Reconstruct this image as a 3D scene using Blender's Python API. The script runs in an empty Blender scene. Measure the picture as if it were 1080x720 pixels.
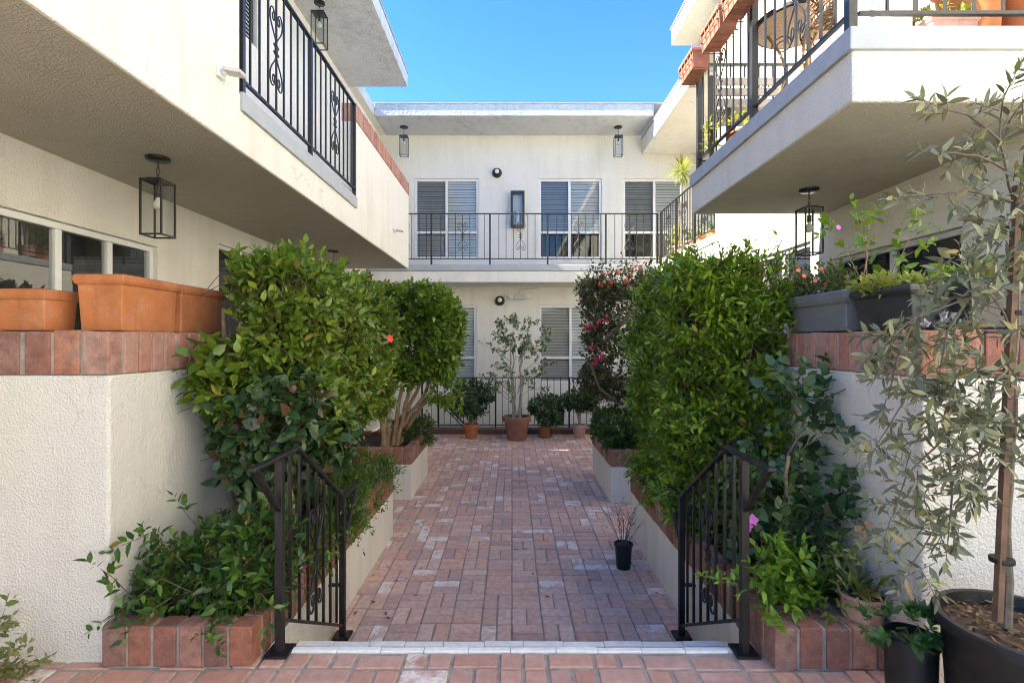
import bpy, bmesh, math, random
import numpy as np
from mathutils import Vector, Matrix, noise
R = math.radians
PI = math.pi
random.seed(7)
RNG = np.random.default_rng(11)
scn = bpy.context.scene
COL = scn.collection

# ---------------------------------------------------------------- camera, sky, sun, exposure
F, CX, CY, CAMZ = 540.0, 540.0, 360.0, 1.5
cam_d = bpy.data.cameras.new('camera')
cam_d.sensor_width = 36.0
cam_d.lens = 18.0
cam_d.clip_start = 0.05
cam_d.clip_end = 500
cam = bpy.data.objects.new('camera', cam_d)
cam.location = (0, 0, CAMZ)
cam.rotation_euler = (R(90), 0, 0)
COL.objects.link(cam)
scn.camera = cam

SUN_AZ, SUN_EL = R(-95.5), R(41)      # measured from +Y towards +X: the sun stands behind the camera's left shoulder
world = bpy.data.worlds.new('World')
scn.world = world
world.use_nodes = True
wn = world.node_tree
sky = wn.nodes.new('ShaderNodeTexSky')
sky.sky_type = 'NISHITA'
sky.sun_disc = False
sky.sun_elevation = SUN_EL
sky.sun_rotation = SUN_AZ
sky.air_density = 1.0
sky.dust_density = 0.0
sky.ozone_density = 5.0
bg = wn.nodes['Background']
bg.inputs['Strength'].default_value = 0.088
hs = wn.nodes.new('ShaderNodeHueSaturation')
hs.inputs['Saturation'].default_value = 1.25
hs.inputs['Hue'].default_value = .513
wn.links.new(sky.outputs[0], hs.inputs['Color'])
wn.links.new(hs.outputs[0], bg.inputs['Color'])
sun_d = bpy.data.lights.new('sun', 'SUN')
sun_d.energy = 4.0
sun_d.angle = R(0.5)
sun_d.color = (1.0, 0.95, 0.86)
sun = bpy.data.objects.new('sun', sun_d)
sdir = Vector((math.sin(SUN_AZ) * math.cos(SUN_EL), math.cos(SUN_AZ) * math.cos(SUN_EL), math.sin(SUN_EL)))
sun.rotation_euler = sdir.to_track_quat('Z', 'Y').to_euler()
sun.location = (-12, -6, 14)
COL.objects.link(sun)
scn.view_settings.view_transform = 'Standard'
scn.view_settings.look = 'None'
scn.view_settings.exposure = 2.74
scn.view_settings.gamma = 1.0
scn.view_settings.use_white_balance = True
scn.view_settings.white_balance_temperature = 7200
scn.view_settings.white_balance_tint = 6
scn.cycles.caustics_reflective = False
scn.cycles.caustics_refractive = False
scn.cycles.pixel_filter_type = 'BLACKMAN_HARRIS'
scn.cycles.filter_width = 1.05
scn.cycles.max_bounces = 12
scn.cycles.diffuse_bounces = 9
scn.cycles.glossy_bounces = 4
scn.cycles.transparent_max_bounces = 16
scn.cycles.transmission_bounces = 6
scn.cycles.use_denoising = True
scn.cycles.sample_clamp_indirect = 8

def P(px, py, d):
    return Vector(((px - CX) * d / F, d, CAMZ - (py - CY) * d / F))

# ---------------------------------------------------------------- materials
MATS = {}
def nodes(name):
    m = bpy.data.materials.new(name)
    m.use_nodes = True
    nt = m.node_tree
    return m, nt, nt.nodes['Principled BSDF'], nt.nodes['Material Output']
def N(nt, t, **kw):
    n = nt.nodes.new(t)
    for k, v in kw.items():
        if k.startswith('i_'):
            n.inputs[k[2:].replace('_', ' ')].default_value = v
        else:
            setattr(n, k, v)
    return n
def coord(nt):
    return N(nt, 'ShaderNodeNewGeometry').outputs['Position']
def noise_n(nt, scale, detail=3, rough=.55, vec=None, scl=None):
    n = N(nt, 'ShaderNodeTexNoise')
    n.inputs['Scale'].default_value = scale
    n.inputs['Detail'].default_value = detail
    n.inputs['Roughness'].default_value = rough
    v = vec or coord(nt)
    if scl:
        mp = N(nt, 'ShaderNodeMapping')
        mp.inputs['Scale'].default_value = scl
        nt.links.new(v, mp.inputs[0])
        v = mp.outputs[0]
    nt.links.new(v, n.inputs['Vector'])
    return n.outputs['Fac']
def ramp(nt, fac, stops, interp='LINEAR'):
    r = N(nt, 'ShaderNodeValToRGB')
    r.color_ramp.interpolation = interp
    el = r.color_ramp.elements
    while len(el) < len(stops):
        el.new(0.5)
    for e, (p, c) in zip(el, stops):
        e.position = p
        e.color = (c[0], c[1], c[2], 1) if not isinstance(c, (int, float)) else (c, c, c, 1)
    nt.links.new(fac, r.inputs['Fac'])
    return r.outputs['Color']
def mixc(nt, fac, a, b, mode='MIX'):
    m = N(nt, 'ShaderNodeMix', data_type='RGBA', blend_type=mode)
    if isinstance(fac, (int, float)):
        m.inputs[0].default_value = fac
    else:
        nt.links.new(fac, m.inputs[0])
    for k, s in ((6, a), (7, b)):
        if isinstance(s, tuple):
            m.inputs[k].default_value = (s[0], s[1], s[2], 1)
        else:
            nt.links.new(s, m.inputs[k])
    return m.outputs[2]
def mathn(nt, op, a, b=None):
    m = N(nt, 'ShaderNodeMath', operation=op)
    for k, s in ((0, a), (1, b)):
        if s is None:
            continue
        if isinstance(s, (int, float)):
            m.inputs[k].default_value = s
        else:
            nt.links.new(s, m.inputs[k])
    return m.outputs[0]
def bump(nt, bsdf, h, strength=.5, dist=.01):
    b = N(nt, 'ShaderNodeBump')
    b.inputs['Strength'].default_value = strength
    b.inputs['Distance'].default_value = dist
    nt.links.new(h, b.inputs['Height'])
    nt.links.new(b.outputs[0], bsdf.inputs['Normal'])
def stucco(name, c, scale=75, strength=.55, stain=.06, dist=.012):
    m, nt, b, _ = nodes(name)
    big = noise_n(nt, .9, 4, .6)
    streak = noise_n(nt, 2.2, 4, .6, scl=(3, 3, .35))
    v = mathn(nt, 'ADD', mathn(nt, 'MULTIPLY', big, .6), mathn(nt, 'MULTIPLY', streak, .6))
    dark = tuple(x * (1 - stain * 3) * k for x, k in zip(c, (1, .985, .95)))
    light = tuple(min(.86, x * (1 + stain * .4)) for x in c)
    colr = ramp(nt, v, [(.35, dark), (.62, c), (.85, light)])
    # cracks, grime drips and darker hollows of the dash texture
    vor = N(nt, 'ShaderNodeTexVoronoi', feature='DISTANCE_TO_EDGE')
    vor.inputs['Scale'].default_value = .55
    dn = N(nt, 'ShaderNodeTexNoise'); dn.inputs['Scale'].default_value = 2.5; dn.inputs['Detail'].default_value = 6
    nt.links.new(coord(nt), dn.inputs['Vector'])
    vm = N(nt, 'ShaderNodeVectorMath', operation='MULTIPLY_ADD')
    nt.links.new(dn.outputs['Color'], vm.inputs[0]); vm.inputs[1].default_value = (.5, .5, .5); nt.links.new(coord(nt), vm.inputs[2])
    nt.links.new(vm.outputs[0], vor.inputs['Vector'])
    crack = mathn(nt, 'MULTIPLY', ramp(nt, vor.outputs['Distance'], [(0, 1.0), (.0035, 0.0)]), ramp(nt, big, [(.5, 0.0), (.6, .35)]))
    drip = mathn(nt, 'MULTIPLY', ramp(nt, noise_n(nt, 5, 5, .65, scl=(3, 3, .12)), [(.56, 0.0), (.78, 1.0)]), ramp(nt, noise_n(nt, .7, 3), [(.42, 0.0), (.62, .22)]))
    colr = mixc(nt, drip, colr, (c[0] * .52, c[1] * .49, c[2] * .42))
    colr = mixc(nt, crack, colr, (.25, .23, .2))
    fine = noise_n(nt, scale, 3, .6)
    nt.links.new(mixc(nt, ramp(nt, fine, [(.25, .16), (.42, 0.0)]), colr, tuple(x * .72 for x in c)), b.inputs['Base Color'])
    b.inputs['Roughness'].default_value = .92
    b.inputs['Specular IOR Level'].default_value = .2
    h = mathn(nt, 'ADD', ramp(nt, fine, [(.32, 0.0), (.68, 1.0)]), mathn(nt, 'MULTIPLY', noise_n(nt, scale * .28, 2), .6))
    bump(nt, b, h, strength, dist)
    MATS[name] = m
    return m
def plain(name, c, rough=.5, metal=0.0, var=.12, vscale=8, bs=0.0, bscale=60, spec=.5):
    m, nt, b, _ = nodes(name)
    n = noise_n(nt, vscale, 5, .6)
    nt.links.new(ramp(nt, n, [(.3, tuple(x * (1 - var) for x in c)), (.7, tuple(min(1, x * (1 + var)) for x in c))]), b.inputs['Base Color'])
    b.inputs['Metallic'].default_value = metal
    b.inputs['Specular IOR Level'].default_value = spec
    nt.links.new(ramp(nt, noise_n(nt, vscale * 2.3, 4), [(.3, max(0, rough - .08)), (.7, min(1, rough + .12))]), b.inputs['Roughness'])
    if bs:
        bump(nt, b, noise_n(nt, bscale, 4), bs, .006)
    MATS[name] = m
    return m
def clay(name, c, salt=.35, rough=.78):
    m = plain(name, c, rough, var=.2, vscale=6, bs=.3, bscale=70)
    nt = m.node_tree; b = nt.nodes['Principled BSDF']
    base = b.inputs['Base Color'].links[0].from_socket
    blotch = mathn(nt, 'MULTIPLY', ramp(nt, noise_n(nt, 7, 6, .7), [(.52, 0.0), (.72, salt)]), ramp(nt, noise_n(nt, 60, 4, .7), [(.35, .2), (.6, 1.0)]))
    x = mixc(nt, blotch, base, (.58, .46, .38))
    run = ramp(nt, noise_n(nt, 16, 5, .6, scl=(1, 1, .15)), [(.55, 0.0), (.75, .45)])
    nt.links.new(mixc(nt, run, x, tuple(v * .5 for v in c)), b.inputs['Base Color'])
    return m
def brickmat(name, stops, white=.0, rough=.85, dirt=.5, smear=.0):
    m, nt, b, _ = nodes(name)
    rnd = N(nt, 'ShaderNodeNewGeometry').outputs['Random Per Island']
    base = ramp(nt, rnd, stops)
    mott = noise_n(nt, 22, 6, .65)
    fine = noise_n(nt, 140, 4, .7)
    c = mixc(nt, ramp(nt, mott, [(.38, dirt), (.62, 0.0)]), base, (.13, .075, .06))
    c = mixc(nt, ramp(nt, fine, [(.55, 0.0), (.8, .35)]), c, (.46, .33, .27))
    if white:
        rn2 = mathn(nt, 'FRACT', mathn(nt, 'MULTIPLY', rnd, 37.7))
        per = ramp(nt, rn2, [(1 - white - .001, 0.0), (1 - white, 1.0)], 'CONSTANT')
        wm = ramp(nt, noise_n(nt, 9, 5, .65), [(.40, 0.0), (.56, 1.0)])
        worn = ramp(nt, noise_n(nt, 55, 5, .7), [(.33, .15), (.5, 1.0)])
        fac = mathn(nt, 'MULTIPLY', mathn(nt, 'MULTIPLY', per, wm), mathn(nt, 'MULTIPLY', worn, .9))
        c = mixc(nt, fac, c, (.78, .72, .67))
    if smear:
        sm = ramp(nt, noise_n(nt, 3.1, 6, .7), [(.52, 0.0), (.72, smear)])
        sm = mathn(nt, 'MULTIPLY', sm, ramp(nt, noise_n(nt, 40, 4, .7), [(.35, .2), (.6, 1.0)]))
        c = mixc(nt, sm, c, (.55, .47, .42))
    nt.links.new(c, b.inputs['Base Color'])
    b.inputs['Roughness'].default_value = rough
    b.inputs['Specular IOR Level'].default_value = .3
    pv = N(nt, 'ShaderNodeTexVoronoi'); pv.inputs['Scale'].default_value = 75
    nt.links.new(coord(nt), pv.inputs['Vector'])
    pits = mathn(nt, 'MULTIPLY', ramp(nt, pv.outputs['Distance'], [(.12, 0.0), (.3, 1.0)]), .5)
    h = mathn(nt, 'ADD', mathn(nt, 'ADD', noise_n(nt, 45, 5, .65), mathn(nt, 'MULTIPLY', fine, .4)), pits)
    bump(nt, b, h, .7, .006)
    MATS[name] = m
    return m
def leafmat(name, cols, trans=.3, rough=.42, tc=None, spec=.45, old=True):
    m, nt, b, out = nodes(name)
    rnd = N(nt, 'ShaderNodeNewGeometry').outputs['Random Per Island']
    k = len(cols)
    c = ramp(nt, rnd, [(i / max(1, k - 1) * .965, x) for i, x in enumerate(cols)] + ([(.972, (.34, .27, .05)), (1, (.22, .12, .05))] if old else []))
    c = mixc(nt, ramp(nt, noise_n(nt, 35, 3), [(.35, .25), (.6, 0.0)]), c, tuple(x * .6 for x in cols[0]))
    nt.links.new(c, b.inputs['Base Color'])
    b.inputs['Roughness'].default_value = rough
    b.inputs['Specular IOR Level'].default_value = spec
    t = N(nt, 'ShaderNodeBsdfTranslucent')
    nt.links.new(mixc(nt, .45, c, tc or (.22, .34, .03)), t.inputs['Color'])
    mx = N(nt, 'ShaderNodeMixShader')
    mx.inputs[0].default_value = trans
    nt.links.new(b.outputs[0], mx.inputs[1])
    nt.links.new(t.outputs[0], mx.inputs[2])
    nt.links.new(mx.outputs[0], out.inputs['Surface'])
    MATS[name] = m
    return m
def glassmat(name, tint=(.8, .85, .85), refl=.12, fres=.38):
    m, nt, b, out = nodes(name)
    nt.nodes.remove(b)
    t = N(nt, 'ShaderNodeBsdfTransparent')
    t.inputs['Color'].default_value = (*tint, 1)
    g = N(nt, 'ShaderNodeBsdfGlossy')
    g.inputs['Roughness'].default_value = .015
    lw = N(nt, 'ShaderNodeLayerWeight')
    lw.inputs['Blend'].default_value = .35
    fac = mathn(nt, 'ADD', mathn(nt, 'MULTIPLY', lw.outputs['Fresnel'], fres), refl)
    mx = N(nt, 'ShaderNodeMixShader')
    nt.links.new(fac, mx.inputs[0])
    nt.links.new(t.outputs[0], mx.inputs[1])
    nt.links.new(g.outputs[0], mx.inputs[2])
    nt.links.new(mx.outputs[0], out.inputs['Surface'])
    MATS[name] = m
    return m

CREAM = (.775, .745, .68)
stucco('stucco', CREAM, 70, .5, .045)
stucco('stucco_rough', (.74, .705, .64), 85, .6, .035, .013)
stucco('stucco_grey', (.66, .63, .59), 60, .75, .04, .014)
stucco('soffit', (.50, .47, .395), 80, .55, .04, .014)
stucco('roof_paint', (.55, .57, .60), 22, .55, .1, .02)
stucco('planter_white', (.74, .70, .62), 60, .45, .07)
plain('ledge', (.36, .39, .42), .6, var=.08, bs=.15, bscale=25)
plain('gravel_stop', (.42, .40, .40), .7)
plain('mortar', (.32, .28, .235), .95, var=.3, vscale=14, bs=.5)
plain('mortar_dark', (.25, .215, .18), .95, var=.35, vscale=14, bs=.5)
plain('soil', (.045, .03, .02), .95, var=.5, vscale=40, bs=1.0, bscale=70)
plain('bark_mulch', (.075, .045, .028), .95, var=.6, vscale=60, bs=1.0, bscale=90)
plain('black_metal', (.012, .012, .013), .38, var=.3, vscale=20, bs=.12, bscale=90)
plain('brown_metal', (.011, .0095, .009), .42, var=.3, vscale=20, bs=.15, bscale=90)
plain('grey_metal', (.018, .019, .021), .42, var=.25, vscale=20)
plain('white_frame', (.72, .72, .70), .45, var=.05)
plain('alu_frame', (.52, .52, .50), .4, var=.06)
plain('blind_light', (.72, .72, .70), .6, var=.05)
plain('blind_dark', (.30, .31, .32), .6, var=.08)
plain('blind_warm', (.50, .46, .40), .6, var=.06)
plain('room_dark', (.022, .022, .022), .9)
plain('curtain', (.55, .53, .48), .9, var=.08)
clay('terracotta', (.43, .15, .052), .28)
clay('terracotta_old', (.30, .125, .07), .5)
clay('terracotta_pink', (.50, .29, .24), .6)
clay('terracotta_red', (.33, .12, .085), .3)
plain('plastic_black', (.008, .008, .0085), .5, var=.6, vscale=9, bs=.15, bscale=30)
plain('plastic_grey', (.15, .155, .165), .5, var=.12, bs=.1)
plain('plastic_charcoal', (.035, .037, .042), .5, var=.12)
plain('white_glaze', (.75, .76, .77), .3, var=.03)
plain('paint_white', (.78, .765, .72), .7, var=.1, vscale=25, bs=.8, bscale=35)
plain('bark', (.17, .115, .075), .9, var=.35, vscale=25, bs=.8, bscale=60)
plain('bark_olive', (.12, .095, .07), .9, var=.35, vscale=25, bs=.8, bscale=60)
plain('bark_pale', (.33, .29, .24), .9, var=.3, vscale=25, bs=.7, bscale=60)
plain('bark_tan', (.30, .19, .11), .9, var=.3, vscale=16, bs=.7, bscale=50)
plain('twig', (.10, .075, .05), .9, var=.3, vscale=20)
plain('stake_wood', (.14, .08, .05), .85, var=.3, vscale=15, bs=.4)
plain('bulb', (.70, .68, .60), .2, var=.03)
plain('rattan', (.20, .11, .06), .7, var=.35, vscale=40)
plain('bench_wood', (.28, .25, .22), .8, var=.2, vscale=18)
plain('stone_top', (.30, .21, .15), .6, var=.3, vscale=60)
plain('earth', (.22, .19, .16), .95, var=.3, vscale=2)
plain('flower_red', (.75, .03, .02), .5, var=.15)
plain('flower_magenta', (.62, .03, .16), .5, var=.2)
plain('flower_orange', (.75, .13, .04), .5, var=.2)
plain('flower_pink', (.6, .12, .45), .5, var=.2)
glassmat('glass', (.84, .87, .87), .04)
glassmat('screen', (.6, .6, .6), .008, .05)
glassmat('lantern_glass', (.86, .88, .87), .03)
brickmat('paver', [(0, (.66, .37, .27)), (.12, (.71, .43, .32)), (.24, (.52, .335, .28)), (.36, (.74, .48, .37)), (.5, (.62, .40, .325)), (.62, (.75, .53, .43)), (.75, (.49, .315, .275)), (.88, (.66, .43, .345)), (1, (.68, .38, .28))], white=.15, dirt=.3, smear=.55)
brickmat('landing_brick', [(0, (.54, .29, .21)), (.3, (.57, .33, .25)), (.6, (.52, .32, .26)), (1, (.48, .25, .18))], white=.12, dirt=.2, smear=.55)
brickmat('coping_brick', [(0, (.33, .115, .07)), (.2, (.42, .17, .10)), (.4, (.22, .105, .085)), (.6, (.46, .24, .18)), (.8, (.29, .12, .09)), (1, (.38, .14, .085))], dirt=.6, smear=.4)
brickmat('coping_pink', [(0, (.42, .20, .15)), (.3, (.48, .26, .20)), (.6, (.40, .17, .12)), (1, (.46, .28, .22))], dirt=.35, smear=.5)
brickmat('kerb_brick', [(0, (.16, .08, .06)), (.5, (.22, .11, .08)), (1, (.15, .085, .07))], dirt=.5)
leafmat('leaf_hibiscus', [(.06, .11, .014), (.13, .21, .024), (.20, .29, .034), (.10, .17, .02), (.32, .40, .055)], .32, .34)
leafmat('leaf_tree', [(.07, .14, .014), (.13, .23, .02), (.20, .31, .03), (.09, .17, .02), (.28, .38, .04)], .36, .36)
leafmat('leaf_hedge', [(.06, .14, .012), (.14, .25, .016), (.23, .36, .024), (.36, .48, .04), (.09, .18, .014)], .38, .34)
leafmat('leaf_dark', [(.02, .05, .018), (.03, .075, .022), (.05, .10, .028), (.028, .065, .026), (.035, .085, .024), (.10, .05, .025)], .15, .35, old=False)
leafmat('leaf_jasmine', [(.02, .055, .012), (.035, .09, .015), (.06, .14, .02), (.12, .22, .03)], .22, .32)
leafmat('leaf_cover', [(.05, .12, .016), (.09, .19, .025), (.13, .25, .03), (.04, .09, .014)], .3)
leafmat('leaf_olive', [(.09, .105, .065), (.14, .155, .09), (.22, .23, .14), (.12, .135, .06), (.30, .28, .12)], .15, .5, (.22, .24, .1))
leafmat('leaf_jade', [(.02, .06, .018), (.035, .085, .025), (.05, .11, .03)], .12, .35)
leafmat('leaf_ficus', [(.05, .10, .03), (.08, .15, .045), (.12, .19, .06)], .25)
leafmat('leaf_bougain', [(.03, .06, .015), (.05, .09, .02), (.11, .045, .035), (.04, .07, .018), (.16, .06, .05)], .25)
leafmat('leaf_rose', [(.03, .075, .03), (.045, .10, .036), (.07, .14, .045), (.085, .12, .04)], .2)
leafmat('leaf_lime', [(.10, .22, .02), (.17, .31, .03), (.25, .38, .04), (.08, .18, .02)], .35)
leafmat('leaf_fern', [(.03, .09, .03), (.05, .13, .04), (.06, .15, .045)], .3)
leafmat('leaf_yellow', [(.24, .30, .05), (.34, .36, .06), (.16, .24, .04), (.42, .40, .10)], .35, .42, (.5, .5, .08))
leafmat('leaf_orchid', [(.14, .17, .05), (.20, .23, .07), (.09, .13, .04), (.28, .24, .08)], .25)
leafmat('leaf_silver', [(.42, .43, .42), (.50, .50, .48), (.36, .37, .36)], .1, .7, (.4, .4, .38))
leafmat('leaf_dead', [(.14, .075, .04), (.20, .11, .05), (.10, .05, .03)], .1, .8, (.2, .1, .04))
leafmat('leaf_chip', [(.10, .055, .03), (.20, .12, .07), (.06, .035, .02), (.28, .18, .11)], .02, .9, (.2, .1, .05))
leafmat('leaf_begonia', [(.05, .10, .03), (.08, .13, .04), (.12, .15, .05), (.16, .09, .05)], .3)
leafmat('bract_pink', [(.55, .03, .12), (.65, .05, .16), (.5, .02, .08)], .3, .5, (.7, .06, .2))
leafmat('bract_red', [(.6, .06, .03), (.7, .12, .06), (.5, .05, .04)], .3, .5, (.7, .1, .05))
M = MATS

# ---------------------------------------------------------------- mesh helpers
class MB:
    def __init__(s):
        s.v, s.f = [], []
    def add(s, vs, fs):
        k = len(s.v)
        s.v += [tuple(v) for v in vs]
        s.f += [tuple(i + k for i in f) for f in fs]
        return s
    def box(s, x0, x1, y0, y1, z0, z1):
        return s.add([(x0, y0, z0), (x1, y0, z0), (x1, y1, z0), (x0, y1, z0), (x0, y0, z1), (x1, y0, z1), (x1, y1, z1), (x0, y1, z1)],
                     [(0, 3, 2, 1), (4, 5, 6, 7), (0, 1, 5, 4), (1, 2, 6, 5), (2, 3, 7, 6), (3, 0, 4, 7)])
    def bar(s, a, b, w, h, up=(0, 0, 1)):
        a, b = Vector(a), Vector(b)
        d = (b - a).normalized()
        u = Vector(up)
        if abs(d.dot(u)) > .98:
            u = Vector((0, 1, 0))
        sd = d.cross(u).normalized()
        u = sd.cross(d).normalized()
        vs = []
        for p in (a, b):
            for i, j in ((-1, -1), (1, -1), (1, 1), (-1, 1)):
                vs.append(p + sd * (i * w / 2) + u * (j * h / 2))
        return s.add(vs, [(3, 2, 1, 0), (4, 5, 6, 7), (0, 1, 5, 4), (1, 2, 6, 5), (2, 3, 7, 6), (3, 0, 4, 7)])
    def tube(s, pts, r, n=8, cap=True):
        pts = [Vector(p) for p in pts]
        rs = r if isinstance(r, (list, tuple)) else [r] * len(pts)
        k = len(s.v)
        prev = None
        for i, p in enumerate(pts):
            t = (pts[min(i + 1, len(pts) - 1)] - pts[max(i - 1, 0)])
            t = t.normalized() if t.length > 1e-9 else Vector((0, 0, 1))
            if prev is None:
                a = Vector((0, 0, 1)) if abs(t.z) < .9 else Vector((1, 0, 0))
                u = t.cross(a).normalized()
            else:
                u = (prev - t * prev.dot(t))
                u = u.normalized() if u.length > 1e-6 else t.orthogonal().normalized()
            prev = u
            w = t.cross(u)
            for j in range(n):
                an = 2 * PI * j / n
                s.v.append(tuple(p + (u * math.cos(an) + w * math.sin(an)) * rs[i]))
        for i in range(len(pts) - 1):
            for j in range(n):
                a0, a1 = k + i * n + j, k + i * n + (j + 1) % n
                s.f.append((a0, a1, a1 + n, a0 + n))
        if cap:
            s.f.append(tuple(k + j for j in reversed(range(n))))
            s.f.append(tuple(k + (len(pts) - 1) * n + j for j in range(n)))
        return s
    def lathe(s, prof, c=(0, 0, 0), n=28, wob=0.0):
        k = len(s.v)
        for i, (r, z) in enumerate(prof):
            for j in range(n):
                an = 2 * PI * j / n
                rr = r * (1 + wob * math.sin(3 * an + i))
                s.v.append((c[0] + rr * math.cos(an), c[1] + rr * math.sin(an), c[2] + z))
        for i in range(len(prof) - 1):
            for j in range(n):
                a0, a1 = k + i * n + j, k + i * n + (j + 1) % n
                s.f.append((a0, a1, a1 + n, a0 + n))
        s.f.append(tuple(k + j for j in reversed(range(n))))
        m = k + (len(prof) - 1) * n
        s.f.append(tuple(m + j for j in range(n)))
        return s
    def mesh(s, name, smooth=False, angle=35):
        me = bpy.data.meshes.new(name)
        me.from_pydata(s.v, [], s.f)
        me.update()
        if smooth:
            me.polygons.foreach_set('use_smooth', [True] * len(me.polygons))
            me.set_sharp_from_angle(angle=R(angle))
        return me
    def build(s, name, mat, parent=None, loc=None, smooth=False, bevel=0.0, seg=2):
        me = s.mesh(name, smooth)
        return link(name, me, mat, parent, loc, bevel, seg)

def link(name, me, mat, parent=None, loc=None, bevel=0.0, seg=2):
    if mat is not None and not me.materials:
        me.materials.append(M[mat] if isinstance(mat, str) else mat)
    o = bpy.data.objects.new(name, me)
    COL.objects.link(o)
    if parent is not None:
        o.parent = parent
        pw = world_loc(parent)
        if loc is not None:
            o.location = Vector(loc) - pw
        else:
            o.location = -pw
    elif loc is not None:
        o.location = loc
    if bevel:
        b = o.modifiers.new('bevel', 'BEVEL')
        b.width = bevel
        b.segments = seg
        b.limit_method = 'ANGLE'
        b.angle_limit = R(40)
    return o
def world_loc(o):
    v = Vector((0, 0, 0))
    while o is not None:
        v += o.location
        o = o.parent
    return v
def tag(o, label=None, cat=None, group=None, kind=None):
    if label: o['label'] = label
    if cat: o['category'] = cat
    if group: o['group'] = group
    if kind: o['kind'] = kind
    return o
def thing(name, label, cat, loc=(0, 0, 0), group=None):
    o = bpy.data.objects.new(name, None)
    o.empty_display_size = .1
    COL.objects.link(o)
    o.location = loc
    return tag(o, label, cat, group)

# ---------------------------------------------------------------- the setting
def plane_obj(name, x0, x1, y0, y1, z, mat):
    o = MB().add([(x0, y0, z), (x1, y0, z), (x1, y1, z), (x0, y1, z)], [(0, 1, 2, 3)]).build(name, mat)
    return tag(o, kind='structure')

FLOOR = -.45
EDGE = 2.51          # edge of the landing
plane_obj('ground', -70, 70, -70, 90, -.62, 'earth')

def weave(mb, x0, x1, y0, y1, z, B, rng, flip=.12, jt=.005, th=.05):
    nx, ny = int(math.ceil((x1 - x0) / B)), int(math.ceil((y1 - y0) / B))
    for i in range(nx):
        off = rng.uniform(-.012, .012)
        for j in range(ny):
            a, b = x0 + i * B, y0 + j * B + off
            horiz = (i + j) % 2 == 0
            if rng.random() < flip:
                horiz = not horiz
            for k in range(2):
                if horiz:
                    r = (a + jt, a + B - jt, b + k * B / 2 + jt, b + (k + 1) * B / 2 - jt)
                else:
                    r = (a + k * B / 2 + jt, a + (k + 1) * B / 2 - jt, b + jt, b + B - jt)
                q = [v + rng.uniform(-.0025, .0025) for v in r]
                zt = z + rng.uniform(-.003, .0015)
                q[0], q[1] = max(q[0], x0), min(q[1], x1)
                q[2], q[3] = max(q[2], y0), min(q[3], y1)
                if q[1] - q[0] < .02 or q[3] - q[2] < .02:
                    continue
                mb.box(*q, zt - th, zt)

rng = random.Random(3)
plain('concrete', (.24, .225, .20), .9, var=.1, vscale=1.5, bs=.3, bscale=30)
tag(MB().box(-9, 9, -30, -3.002, -.3, -.012).build('bounce_slab', 'concrete'), kind='structure')  # unseen slab added behind the camera to bounce sunlight forward
# courtyard floor: mortar bed, then bricks in a basket weave
tag(MB().box(-3.0, 3.0, 3.1, 11.85, FLOOR - .12, FLOOR - .0075).build('courtyard_floor_bed', 'mortar_dark'), kind='structure')
mb = MB()
weave(mb, -1.9, 1.9, 3.12, 10.78, FLOOR, .211, rng)
tag(mb.build('courtyard_paving', 'paver', bevel=.004, seg=1), kind='structure')
# landing the camera stands on
tag(MB().box(-4.2, 4.2, -3, 2.49, -.35, -.008).build('landing_bed', 'mortar'), kind='structure')
mb = MB()
weave(mb, -2.75, 2.75, .78, 2.470, 0.0, .224, rng, .08, .008)
tag(mb.build('landing_paving', 'landing_brick', bevel=.005, seg=1), kind='structure')
# steps down to the courtyard with white painted nosings
st = MB().box(-1.2, 1.2, EDGE - .025, 2.812, FLOOR - .1, -.16).box(-1.2, 1.2, 2.814, 3.098, FLOOR - .1, -.31)
tag(st.build('steps', 'mortar'), kind='structure')
mb = MB()
x = -1.07
while x < 1.06:
    w = rng.uniform(.195, .225)
    mb.box(x, min(x + w - .003, 1.075), 2.478, EDGE, -.11, .004 + rng.uniform(-.003, .002))
    x += w
x = -1.17
while x < 1.16:
    w = rng.uniform(.195, .225)
    mb.box(x, min(x + w - .003, 1.18), 2.772, 2.818, -.26, -.146 + rng.uniform(-.003, .002))
    x += w
tag(mb.build('step_nosing', 'paint_white', bevel=.003), kind='structure')

# far kerb under the lower railing
mb = MB()
x = -2.0
while x < 2.0:
    mb.box(x, x + .195, 10.79, 10.99, FLOOR - .02, FLOOR + .10 + rng.uniform(-.004, .004))
    x += .203
tag(mb.build('kerb', 'kerb_brick', bevel=.006), kind='structure')

# fallen leaves strewn over the courtyard bricks are added with the plants

# ---------------------------------------------------------------- soldier-brick copings
def soldiers_x(mb, x0, x1, y0, y1, z0, z1, rng, w=.122, jt=.02, proud=.004):
    n = max(1, round((x1 - x0 + jt) / (w + jt)))
    st = (x1 - x0 + jt) / n
    for i in range(n):
        q = rng.uniform(-proud, proud)
        e = rng.uniform(-.003, .003)
        mb.box(x0 + i * st + e, x0 + (i + 1) * st - jt + e, y0 + q, y1 + rng.uniform(-proud, proud), z0, z1 + rng.uniform(-.004, .003))
def soldiers_y(mb, x0, x1, y0, y1, z0, z1, rng, w=.082, jt=.016, proud=.004):
    n = max(1, round((y1 - y0 + jt) / (w + jt)))
    st = (y1 - y0 + jt) / n
    for i in range(n):
        e = rng.uniform(-.002, .002)
        mb.box(x0 + rng.uniform(-proud, proud), x1 + rng.uniform(-proud, proud), y0 + i * st + e, y0 + (i + 1) * st - jt + e, z0, z1 + rng.uniform(-.004, .003))

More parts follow.
